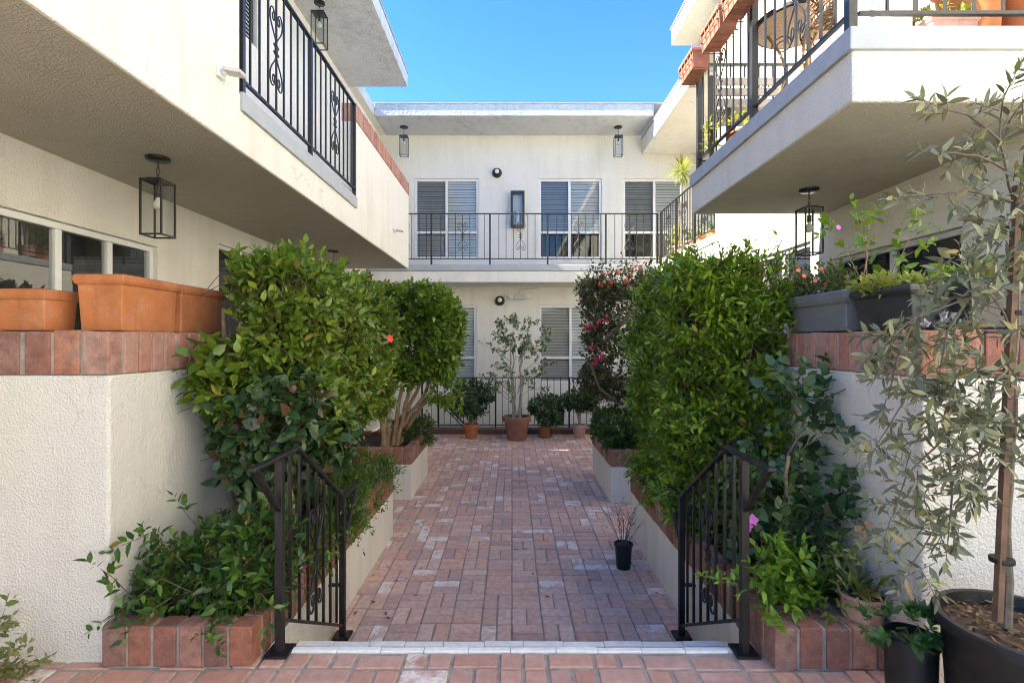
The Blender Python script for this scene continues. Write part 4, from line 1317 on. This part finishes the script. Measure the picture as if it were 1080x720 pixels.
br = [W2((1082, 215, 1.75), (1060, 208, 1.70), (1020, 203, 1.67), (958, 207, 1.64)), W2((1080, 240, 1.75), (1064, 195, 1.72), (1055, 150, 1.70), (1060, 105, 1.70), (1068, 85, 1.70)),
      W2((1056, 150, 1.70), (1020, 122, 1.68), (985, 110, 1.66)), W2((1062, 180, 1.72), (1030, 165, 1.66), (990, 160, 1.62)), W2((1085, 170, 1.75), (1100, 130, 1.7), (1120, 110, 1.66)), W2((1064, 130, 1.70), (1085, 100, 1.68), (1110, 95, 1.62)),
      W2((1072, 330, 1.76), (1020, 316, 1.68), (965, 335, 1.62), (925, 370, 1.58)), W2((965, 335, 1.62), (945, 380, 1.60), (935, 420, 1.6)), W2((1070, 390, 1.76), (1010, 395, 1.66), (955, 420, 1.60), (925, 470, 1.58)),
      W2((1068, 430, 1.76), (1000, 455, 1.66), (955, 500, 1.62), (940, 545, 1.62)), W2((1064, 480, 1.75), (1030, 520, 1.66), (985, 560, 1.6), (960, 600, 1.6)), W2((1064, 470, 1.75), (1050, 440, 1.6), (1020, 430, 1.5), (985, 440, 1.45)),
      W2((1070, 360, 1.76), (1060, 330, 1.62), (1035, 300, 1.52)), W2((1074, 300, 1.76), (1100, 280, 1.7), (1130, 290, 1.62)), W2((1070, 400, 1.76), (1110, 400, 1.66), (1140, 430, 1.6)), W2((1068, 440, 1.76), (1090, 470, 1.6), (1110, 520, 1.52)),
      W2((1070, 350, 1.76), (1040, 350, 1.85), (1000, 370, 1.92), (960, 400, 1.95)), W2((1066, 450, 1.76), (1030, 480, 1.85), (990, 500, 1.92), (960, 540, 1.95)), W2((1070, 380, 1.76), (1050, 400, 1.62), (1040, 450, 1.52), (1030, 500, 1.48)),
      W2((1000, 455, 1.66), (1005, 520, 1.62), (1000, 570, 1.6)), W2((1073, 310, 1.76), (1050, 280, 1.68), (1015, 290, 1.6)), W2((1080, 230, 1.75), (1100, 230, 1.66), (1120, 250, 1.6)), W2((1020, 316, 1.68), (1000, 350, 1.62), (990, 400, 1.6)),
      W2((1085, 200, 1.75), (1060, 235, 1.68), (1040, 250, 1.62))]
stems(t, br, .006, .0022, 'bark_olive', 'branches', 5, .01)
C1, D1 = along(br[:6], 20, .012, .25, .7, .2)
C2, D2 = along(br[6:], 40, .035, .2, .9, .05)
C, D = np.concatenate([C1, C2]), np.concatenate([D1, D2])
link('foliage', leaf_mesh('foliage', sprigs(C, D, 9, .08, .056, .0165, .25, curl=.16, fold=.2)), 'leaf_olive', t)
link('twig_stems', twig_mesh('twig_stems', C, C + unit(D) * .10, .0016, .0008), 'bark_olive', t)  # bare olive twigs that carry the leaves
# jade plant in the smaller black pot
jc = (1.535, 1.97, 0.0)
t = thing('potted_succulent', 'rosette leaved succulent in a small black pot in front of the brick bed', 'potted plant', jc)
pot_mesh(t, jc, .092, .375, 'plastic_black', .06, .85, .05)
P1, N1, _ = ell_surface(34, (1.49, 1.94, .42), (.13, .07, .05), .03, 31)
V = sprigs(P1, unit(N1 * .7 + np.array([-.3, -.2, .8])), 11, .035, .045, .021, .4, 1.0, .15, .05, .15)
link('foliage', leaf_mesh('foliage', V), 'leaf_fern', t)
stems(t, [[(1.535, 1.97, .34), (1.5, 1.95, .41), (1.45, 1.93, .42)], [(1.535, 1.97, .34), (1.55, 1.95, .42)], [(1.53, 1.96, .34), (1.47, 1.92, .38), (1.41, 1.9, .43)]], .007, .004, 'leaf_fern', 'stems', 6, .004)
# pink pot with an orchid-like plant on the brick shelf
pc = (1.672, 2.445, .19)
t = thing('potted_orchid', 'straggly leaved plant with a few brownish blooms in a weathered pink clay pot', 'potted plant', pc)
pot_mesh(t, pc, .098, .115, 'terracotta_pink', .15, .85, .04, wob=.012)
pl = MB()
an = RNG.uniform(0, 6.28, 46)
V = leaf_arrays(np.array([1.672, 2.445, .28]) + RNG.normal(0, .02, (46, 3)), np.stack([np.cos(an) * .7, np.sin(an) * .7, RNG.uniform(.5, 1.6, 46)], 1), np.repeat([[0, 0, 1.0]], 46, 0), RNG.uniform(.16, .32, 46), .02, .35, .3)
c = V.reshape(-1, 8, 3); V = c[kb(c)].reshape(-1, 3)
link('foliage', leaf_mesh('foliage', V), 'leaf_orchid', t)
P1, N1, _ = ell_surface(70, (1.67, 2.44, .42), (.11, .09, .13), .04, 32)
V = sprigs(P1, N1 + np.array([0, 0, .5]), 5, .06, .05, .017, .4)
c = V.reshape(-1, 8, 3); V = c[kb(c)].reshape(-1, 3)
link('foliage', leaf_mesh('foliage', V), 'leaf_orchid', t)
for q in ((905, 557), (916, 552), (911, 563), (924, 560)):
    flower(t, P(q[0], q[1], 2.42), .02, 'rattan', 5, (random.uniform(-.4, .4), -1, .2))
# small black pot with dry twigs in the courtyard
dc = (.962, 4.42, FLOOR)
t = thing('potted_twigs', 'nearly bare twiggy plant in a small black pot on the courtyard bricks', 'potted plant', dc)
pot_mesh(t, dc, .078, .215, 'plastic_black', .1, .75, .05)
ln = []
for i in range(13):
    a = random.uniform(0, 6.28); s = random.uniform(.05, .2)
    e = Vector((dc[0] + math.cos(a) * s, dc[1] + math.sin(a) * s, FLOOR + random.uniform(.35, .56)))
    b = Vector((dc[0] + math.cos(a) * .02, dc[1] + math.sin(a) * .02, FLOOR + .19))
    m = b.lerp(e, .55) + Vector((random.uniform(-.02, .02), random.uniform(-.02, .02), .03))
    ln.append([b, m, e])
    ln.append([m, m + Vector((random.uniform(-.09, .09), random.uniform(-.05, .05), random.uniform(.06, .14)))])
stems(t, ln, .0032, .0012, 'twig', 'branches', 5, .008)
C, D = along(ln, 9, .0, .4, .8, .2)
link('foliage', leaf_mesh('foliage', sprigs(C, D, 1, .02, .03, .01, .2)), 'leaf_dead', t)
# the row in front of the far railing
def far_pot(px, y, r, h, mat, label, lo_=.7, saucer=False):
    X = (px - CX) * y / F
    t = thing('potted_plant', label, 'potted plant', (X, y, FLOOR), 'potted plants before the far railing')
    z = FLOOR
    if saucer:
        MB().lathe([(r * 1.0, 0), (r * 1.2, .035), (r * 1.15, .04), (r * .9, .02)], (X, y, z), 30).build('saucer', 'terracotta_old', t, smooth=True)
        z += .022
    pot_mesh(t, (X, y, z), r, h, mat, .22, lo_, .06)
    return t, X, z + h
t, X, z = far_pot(497, 10.35, .155, .29, 'terracotta', 'bushy jade plant in a small orange pot left of the tall ficus')
ln = [[(X + random.uniform(-.05, .05), 10.35 + random.uniform(-.04, .04), z - .05), (X + random.uniform(-.15, .15), 10.35 + random.uniform(-.12, .12), z + .25), (X + random.uniform(-.35, .35), 10.35 + random.uniform(-.25, .2), z + random.uniform(.4, .75))] for i in range(11)]
stems(t, ln, .026, .01, 'bark_pale', 'stems', 7)
P1, N1, _ = ell_surface(760, (X, 10.33, z + .50), (.42, .32, .38), .2, 41, z + .05)
bush(t, P1, N1, 'leaf_jade', 7, .11, .062, .036, .08, .3, gap=(3, -.25))
t, X, z = far_pot(545, 10.2, .265, .47, 'terracotta_old', 'tall sparse ficus in a large mossy terracotta pot')
ln = []
for i in range(4):
    a = i * 1.7 + .4
    ln.append([(X + math.cos(a) * .07, 10.2 + math.sin(a) * .06, z - .06), (X + math.cos(a) * .1, 10.2 + math.sin(a) * .08, z + .5), (X + math.cos(a) * .12 - .02, 10.2 + math.sin(a) * .1, z + 1.0), (X + math.cos(a) * .22 + .03, 10.2 + math.sin(a) * .18, z + random.uniform(1.5, 1.8))])
nb = []
for i in range(26):
    a = random.uniform(0, 6.28); f = random.uniform(.12, .85); s_ = random.uniform(.3, .78) * (1.05 - .35 * f)
    b0 = (X + math.cos(a) * .09, 10.2 + math.sin(a) * .08, z + .1 + 1.25 * f)
    nb.append([b0, (X + math.cos(a) * (.1 + s_ * .45), 10.2 + math.sin(a) * s_ * .4, b0[2] + .18), (X + math.cos(a) * (.1 + s_), 10.2 + math.sin(a) * s_ * .8, b0[2] + random.uniform(.12, .42))])
stems(t, ln, .030, .010, 'bark_pale', 'trunk', 8, .04)
stems(t, nb, .009, .004, 'bark_pale', 'branches', 5, .03)
C, D = along(nb, 9, .05, .45, .9, .2)
P1, N1, _ = ell_surface(110, (X + .06, 10.2, z + 1.62), (.42, .36, .22), .15, 42)
C2, D2 = np.concatenate([C, P1]), np.concatenate([D, N1])
link('foliage', leaf_mesh('foliage', sprigs(C2, D2, 8, .16, .07, .044, .2)), 'leaf_ficus', t)
link('twig_stems', twig_mesh('twig_stems', C2, C2 + unit(D2) * .16, .004, .002), 'bark_pale', t)  # bare ficus twigs, no leaves in this mesh
t, X, z = far_pot(575, 10.45, .125, .2, 'terracotta', 'spreading jade plant in a low pot on a saucer right of the ficus', .75, True)
ln = [[(X + random.uniform(-.04, .04), 10.45, z - .04), (X + random.uniform(-.1, .25), 10.4 + random.uniform(-.12, .12), z + .15), (X + random.uniform(-.3, .5), 10.4 + random.uniform(-.2, .2), z + random.uniform(.2, .5))] for i in range(9)]
stems(t, ln, .025, .01, 'bark_pale', 'stems', 7)
P1, N1, _ = ell_surface(480, (X + .02, 10.4, z + .36), (.36, .28, .26), .16, 43, z + .02)
bush(t, P1, N1, 'leaf_jade', 7, .11, .07, .04, .08, .4, gap=(3, -.1))
t, X, z = far_pot(611, 10.45, .135, .26, 'terracotta_pink', 'round topped jade tree in a pale clay pot at the right end of the row', .8)
stems(t, [[(X, 10.45, z - .05), (X + .02, 10.45, z + .25), (X + .1, 10.4, z + .5)], [(X, 10.45, z + .1), (X - .08, 10.4, z + .35), (X - .16, 10.4, z + .5)]], .035, .015, 'bark_pale', 'stems', 8)
P1, N1, _ = ell_surface(420, (X + .02, 10.42, z + .48), (.36, .3, .2), .1, 44)
bush(t, P1, N1, 'leaf_jade', 7, .11, .065, .04, .06, .4)

# weeds at the bottom left corner
t = thing('weed', 'small trailing weed at the foot of the left patio wall', 'weed', (-2.3, 2.3, 0))
sh = [W2((-10, 715, 2.3), (10, 690, 2.28), (25, 680, 2.25)), W2((-10, 715, 2.3), (20, 705, 2.25), (38, 700, 2.22)), W2((-15, 690, 2.3), (0, 655, 2.28), (5, 640, 2.28)), W2((-15, 715, 2.3), (5, 715, 2.22), (30, 718, 2.2)), W2((-20, 680, 2.3), (-5, 665, 2.28), (8, 660, 2.26))]
stems(t, sh, .003, .0015, 'bark_tan', 'stems', 5, .006)
C, D = along(sh, 50, .01, .1, .6, .3)
link('foliage', leaf_mesh('foliage', sprigs(C, D, 4, .05, .04, .022, .3)), 'leaf_orchid', t)
# fallen leaves
n = 150
q = np.stack([RNG.uniform(-1.2, 1.15, n), RNG.uniform(3.6, 10, n), np.full(n, FLOOR + .004)], 1)
q[:60, 0] = -1.2 + np.abs(RNG.normal(0, .22, 60)); q[60:90, 0] = 1.18 - np.abs(RNG.normal(0, .15, 30))
a = RNG.uniform(0, 6.28, n)
V = leaf_arrays(q, np.stack([np.cos(a), np.sin(a), np.full(n, .08)], 1), np.repeat([[0, 0, 1.0]], n, 0), RNG.uniform(.025, .055, n), .02, .1, .35)
tag(link('fallen_leaves', leaf_mesh('fallen_leaves', V), 'leaf_dead'), kind='stuff')

# ---------------------------------------------------------------- terracotta window boxes on the left wall
def trough(name, label, cx, cy, z, lx, ly, h, mat, group=None, rim=.035, taper=.86, lip=.042, soil=True, cat='planter box'):
    """rectangular tapered planter; lx along X, ly along Y"""
    t = thing(name, label, cat, (cx, cy, z), group)
    mb = MB()
    prof = [(taper, 0), (taper + .02, .006), (.965, h - rim * 1.5), (1 + lip, h - rim * 1.35), (1 + lip * 2.2, h - rim * .9), (1 + lip * 2.2, h - rim * .25), (1 + lip, h), (.93, h), (.90, h - .04)]
    for f, zz in prof:
        ex, ey = lx / 2 - (1 - f) * .5 * min(lx, ly), ly / 2 - (1 - f) * .5 * min(lx, ly)
        for sx, sy in ((-1, -1), (1, -1), (1, 1), (-1, 1)):
            mb.v.append((cx + sx * ex, cy + sy * ey, z + zz))
    for i in range(len(prof) - 1):
        for j in range(4):
            a0, a1 = i * 4 + j, i * 4 + (j + 1) % 4
            mb.f.append((a0, a1, a1 + 4, a0 + 4))
    mb.f.append((3, 2, 1, 0)); k = (len(prof) - 1) * 4
    mb.f.append((k, k + 1, k + 2, k + 3))
    mb.build('box', mat, t, bevel=.007, seg=2)
    if soil:
        ex, ey = lx * .5 * .9 - .01, ly * .5 * .9 - .012
        MB().box(cx - ex, cx + ex, cy - ey, cy + ey, z + h - .038, z + h - .025).build('soil', 'soil', t)
    return t
TG = 'orange terracotta planter boxes on the left wall'
trough('planter_box', 'orange terracotta planter box at the left edge, lowest and cut by the frame', -2.50, 2.59, 1.552, .45, .20, .205, 'terracotta', TG)
trough('planter_box', 'largest orange terracotta planter box, at the corner of the left wall', -2.065, 2.775, 1.552, .235, .43, .285, 'terracotta', TG)
trough('planter_box', 'orange terracotta planter box next to the hibiscus hedge', -2.065, 3.24, 1.552, .235, .44, .285, 'terracotta', TG)
# grey plastic boxes on the right wall
t = trough('planter_box', 'mid grey plastic planter box with orange flowered begonia on the right wall', 1.925, 3.02, 1.556, .27, .54, .225, 'plastic_grey', 'plastic planter boxes on the right wall', .05)
P1, N1, _ = box_surface(240, (1.78, 2.75, 1.74), (2.08, 3.32, 1.92), .1, .1, 51, {(2, -1): 0})
bush(t, P1, N1, 'leaf_begonia', 6, .12, .045, .024, .05, .4, gap=(4, -.2))
for q in ((848, 291), (860, 296), (871, 300), (842, 285), (880, 288), (893, 296), (866, 284)):
    flower(t, P(q[0], q[1], 2.95), .014, 'flower_orange', 5, (-.3, -1, .2))
tall = [W2((905, 320, 2.8), (915, 270, 2.8), (903, 225, 2.8)), W2((915, 320, 2.8), (912, 250, 2.82), (920, 232, 2.8)), W2((930, 320, 2.8), (955, 260, 2.8), (966, 235, 2.8)), W2((920, 320, 2.8), (890, 260, 2.85), (880, 245, 2.85)), W2((930, 320, 2.8), (945, 275, 2.7), (970, 262, 2.62))]
stems(t, tall, .004, .002, 'bark_tan', 'tall_stems', 5, .006)
C, D = along(tall, 20, .02, .45, .8, .1)
link('foliage', leaf_mesh('foliage', sprigs(C, D, 5, .08, .062, .036, .1, curl=.3)), 'leaf_lime', t)
for q in ((884, 240),):
    flower(t, P(q[0], q[1], 2.84), .016, 'flower_pink', 6, (0, -1, .2))
t = trough('planter_box', 'charcoal plastic planter box with yellowish succulents beside the dark window', 1.95, 2.53, 1.558, .27, .40, .205, 'plastic_charcoal', 'plastic planter boxes on the right wall', .03, .78)
P1, N1, _ = box_surface(120, (1.80, 2.33, 1.73), (2.09, 2.72, 1.80), .08, .06, 52, {(2, -1): 0})
bush(t, P1, N1, 'leaf_yellow', 7, .07, .05, .022, .03, .5)
t = trough('planter_box', 'charcoal plastic planter box behind the olive branches at the wall corner', 2.20, 2.33, 1.558, .40, .20, .2, 'plastic_charcoal', 'plastic planter boxes on the right wall', .03, .8)
P1, N1, _ = box_surface(90, (2.0, 2.25, 1.74), (2.4, 2.42, 1.82), .06, .06, 53, {(2, -1): 0})
bush(t, P1, N1, 'leaf_lime', 7, .07, .06, .022, .03, .5)
sc = tuple(P(1000, 352, 2.27))
t = thing('silver_succulent', 'pale silver grey rosette plant on the brick coping beside the charcoal box', 'succulent', (sc[0], sc[1], 1.552))
P1, N1, _ = ell_surface(26, (sc[0], sc[1] + .03, 1.575), (.06, .04, .04), .01, 54, 1.555)
link('foliage', leaf_mesh('foliage', sprigs(P1, N1 + np.array([0, 0, .6]), 12, .015, .022, .014, .4, 1.0, .15, -.1)), 'leaf_silver', t)

# ---------------------------------------------------------------- right balcony furnishings
def hung_box(y0, y1, label):
    cy = (y0 + y1) / 2
    t = trough('hanging_planter', label, 1.715, cy, 3.985, .165, y1 - y0, .185, 'terracotta_red', 'terracotta boxes hung on the balcony rail', .03, .82)
    b = MB()
    zs = (3.975, 4.06, 4.13)
    for z in zs:
        w = .078 if z < 4 else .092
        b.tube([(1.79, y0 + .012, z), (1.715 - w, y0 + .012, z), (1.715 - w, y1 - .012, z), (1.79, y1 - .012, z)], .0045, 5)
    k = 4
    for i in range(k + 1):
        y = y0 + .02 + (y1 - y0 - .04) * i / k
        b.tube([(1.795, y, 4.19), (1.795, y, 3.972), (1.64, y, 3.972), (1.622, y, 4.13)], .0045, 5)
    b.build('wire_basket', 'rattan', t)
    return t
hung_box(4.64, 5.0, 'reddish terracotta box in a wire basket at the far end of the balcony rail')
hung_box(4.05, 4.42, 'reddish terracotta box hung on the middle of the balcony rail, second of three')
hung_box(3.62, 3.98, 'reddish terracotta box hung on the balcony rail at the top of the picture')
# round mosaic table
tc = (2.12, 3.80, ZF)
t = thing('bistro_table', 'round mosaic topped iron table on the right balcony, seen from below', 'table', tc)
MB().lathe([(.25, .70), (.285, .702), (.295, .712), (.295, .732), (.285, .738), (.002, .738)], tc, 40).build('tabletop', 'stone_top', t, smooth=True)
MB().lathe([(.30, .705), (.306, .71), (.306, .734), (.30, .737), (.297, .737), (.297, .705)], tc, 40).build('rim', 'brown_metal', t, smooth=True)
for i in range(3):
    a = 2 * PI * i / 3 + .4
    ca, sa = math.cos(a), math.sin(a)
    MB().tube([(tc[0] + ca * q, tc[1] + sa * q, ZF + z) for q, z in ((.2, 0.004), (.14, .2), (.07, .38), (.12, .55), (.2, .70))], .011, 8).build('leg', 'bark_tan', t, smooth=True)
s = MB()
for i in range(3):
    a = 2 * PI * i / 3 + .4
    ca, sa = math.cos(a), math.sin(a)
    pts = [(.10 + .075 * math.cos(w) * (1 - w / 14), .60 + .075 * math.sin(w) * (1 - w / 14)) for w in np.linspace(0, 9, 30)]
    s.tube([(tc[0] + ca * q, tc[1] + sa * q, ZF + z) for q, z in pts], .005, 5)
s.build('scroll_brace', 'brown_metal', t)
# rattan chair with a patterned cushion
ch = (2.16, 3.20, ZF)
t = thing('rattan_chair', 'brown woven wicker chair on the right balcony beside the round table', 'chair', ch)
def weave_sheet(o, u, v, nu, nv, r=.006):
    o, u, v = Vector(o), Vector(u), Vector(v)
    m = MB()
    nrm = u.cross(v).normalized()
    for i in range(nu + 1):
        m.tube([o + u * (i / nu) + v * (j / 12) + nrm * (.008 * math.sin(j * 1.7 + i * 3)) for j in range(13)], r, 4)
    for j in range(nv + 1):
        m.tube([o + v * (j / nv) + u * (i / 12) + nrm * (.008 * math.cos(i * 1.7 + j * 3)) for i in range(13)], r, 4)
    return m
weave_sheet((ch[0] - .2, ch[1] - .2, ZF + .44), (.4, 0, 0), (0, .4, 0), 14, 14).build('seat', 'rattan', t)
weave_sheet((ch[0] - .2, ch[1] - .21, ZF + .46), (.4, 0, 0), (0, -.08, .5), 14, 15).build('backrest', 'rattan', t)
for s_ in (-1, 1):
    weave_sheet((ch[0] + s_ * .21, ch[1] - .2, ZF + .46), (0, .38, 0), (0, 0, .2), 12, 6).build('armrest', 'rattan', t)
    for q in (-1, 1):
        MB().tube([(ch[0] + s_ * .19, ch[1] + q * .19, ZF + .003), (ch[0] + s_ * .2, ch[1] + q * .19, ZF + .46)], .014, 8).build('leg', 'rattan', t)
MB().box(ch[0] - .18, ch[0] + .18, ch[1] - .17, ch[1] + .18, ZF + .455, ZF + .51).build('cushion', 'curtain', t, bevel=.02)
# slatted bench
bc = (2.25, 4.66, ZF)
t = thing('slatted_bench', 'weathered slatted garden bench at the far end of the right balcony', 'bench', bc)
m = MB()
for i in range(5):
    y = bc[1] - .18 + i * .085
    m.box(bc[0] - .36, bc[0] + .36, y, y + .065, ZF + .42, ZF + .44)
m.build('seat', 'bench_wood', t)
m = MB()
for i in range(4):
    m.box(bc[0] - .36, bc[0] + .36, bc[1] + .235, bc[1] + .255, ZF + .52 + i * .1, ZF + .59 + i * .1)
m.build('backrest', 'bench_wood', t)
for sx in (-1, 1):
    for yy, zt in ((-.16, .42), (.215, .9)):
        MB().box(bc[0] + sx * .345 - .02, bc[0] + sx * .345 + .02, bc[1] + yy, bc[1] + yy + .02 + (0 if yy < 0 else -.0), ZF + .002, ZF + zt).build('leg', 'brown_metal', t)
# potted things on the balcony floor
def balcony_pot(name, label, x, y, r, h, mat, cat='potted plant', group=None, rim=.14, taper=.72):
    t = thing(name, label, cat, (x, y, ZF), group)
    pot_mesh(t, (x, y, ZF), r, h, mat, rim, taper)
    return t
t = balcony_pot('potted_succulent', 'terracotta bowl with a yellow green succulent beside the balcony ledge', 1.98, 4.38, .13, .15, 'terracotta')
P1, N1, _ = ell_surface(22, (1.97, 4.38, ZF + .2), (.1, .1, .08), .02, 61)
link('foliage', leaf_mesh('foliage', sprigs(P1, N1 + np.array([0, 0, .5]), 8, .04, .06, .025, .4)), 'leaf_yellow', t)
t = balcony_pot('potted_succulent', 'pale green euphorbia in a small pot by the far end of the balcony ledge', 1.93, 4.74, .07, .1, 'terracotta')
P1, N1, _ = ell_surface(22, (1.91, 4.74, ZF + .26), (.09, .08, .16), .03, 62)
link('foliage', leaf_mesh('foliage', sprigs(P1, N1 + np.array([0, 0, .7]), 7, .08, .06, .022, .4)), 'leaf_yellow', t)
balcony_pot('white_planter', 'large glossy white planter behind the corner of the balcony railing', 2.13, 3.02, .205, .62, 'white_glaze', 'planter', None, .06, .86)
t = trough('planter_box', 'low terracotta trough with yellow succulents between the white planter and the big orange pots', 2.44, 2.90, ZF, .26, .17, .17, 'terracotta_pink', None, .025)
P1, N1, _ = box_surface(20, (2.34, 2.84, ZF + .16), (2.54, 2.96, ZF + .22), .03, .03, 63, {(2, -1): 0})
link('foliage', leaf_mesh('foliage', sprigs(P1, N1 + np.array([0, 0, .6]), 8, .04, .04, .018, .4)), 'leaf_yellow', t)
t = balcony_pot('potted_dracaena', 'tall orange terracotta pot with spiky leaves above the right balcony front', 2.66, 2.98, .17, .52, 'terracotta', group='big orange pots on the balcony')
straps((2.66, 2.98, ZF + .5), 40, .34, .03, 1.0, t, 'leaf_lime', rr=.03)
t = balcony_pot('potted_dracaena', 'wide orange terracotta pot at the right edge of the balcony front', 2.96, 2.96, .15, .46, 'terracotta', group='big orange pots on the balcony')
straps((2.96, 2.96, ZF + .44), 40, .3, .03, 1.0, t, 'leaf_lime', rr=.03)
# ---------------------------------------------------------------- pots on the far side walkway
def walk_pot(y, r, h, mat, label, hgt, lmat, n=40, L=.07, seed=0):
    x = 3.36
    t = thing('potted_plant', label, 'potted plant', (x, y, ZF), 'potted plants on the far side walkway')
    pot_mesh(t, (x, y, ZF), r, h, mat)
    P1, N1, _ = ell_surface(n, (x, y, ZF + h + hgt * .5), (r * 1.3, r * 1.3, hgt * .55), .05, 70 + seed)
    bush(t, P1, N1, lmat, 6, .1, L, L * .4, .04, .4)
    return t
walk_pot(10.5, .13, .22, 'terracotta', 'yellow green bushy plant in the farthest terracotta pot on the side walkway', .5, 'leaf_yellow', 70, .09, 1)
walk_pot(9.55, .13, .24, 'terracotta_pink', 'low green plant in a pale pot on the side walkway beyond the railing middle', .22, 'leaf_ficus', 40, .06, 2)
walk_pot(9.1, .12, .22, 'terracotta', 'grey green succulent pot on the side walkway, third from the near end', .3, 'leaf_olive', 40, .06, 3)
walk_pot(8.55, .12, .22, 'terracotta', 'dark leaved pot on the side walkway, second from the near end', .35, 'leaf_jade', 40, .06, 4)
walk_pot(8.02, .11, .22, 'terracotta', 'bright lime plant in the nearest pot on the side walkway', .3, 'leaf_lime', 40, .07, 5)
dx = 3.34
t = thing('potted_dracaena', 'spiky yellow headed dracaena on a thin trunk behind the far walkway railing', 'potted plant', (dx, 10.15, ZF))
pot_mesh(t, (dx, 10.15, ZF), .15, .26, 'terracotta_pink')
stems(t, [[(dx, 10.15, ZF + .2), (dx - .02, 10.15, ZF + .9), (dx + .03, 10.15, ZF + 1.72)]], .022, .018, 'bark_pale', 'trunk', 7, .02)
D = unit(RNG.normal(0, 1, (110, 3)) + np.array([0, 0, .35]))
V = leaf_arrays(np.array([dx + .03, 10.15, ZF + 1.74]) + D * .02, D, np.repeat([[0, 0, 1.0]], 110, 0) + RNG.normal(0, .1, (110, 3)), RNG.uniform(.2, .36, 110), .03, .25, .2)
link('crown', leaf_mesh('crown', V), 'leaf_yellow', t)
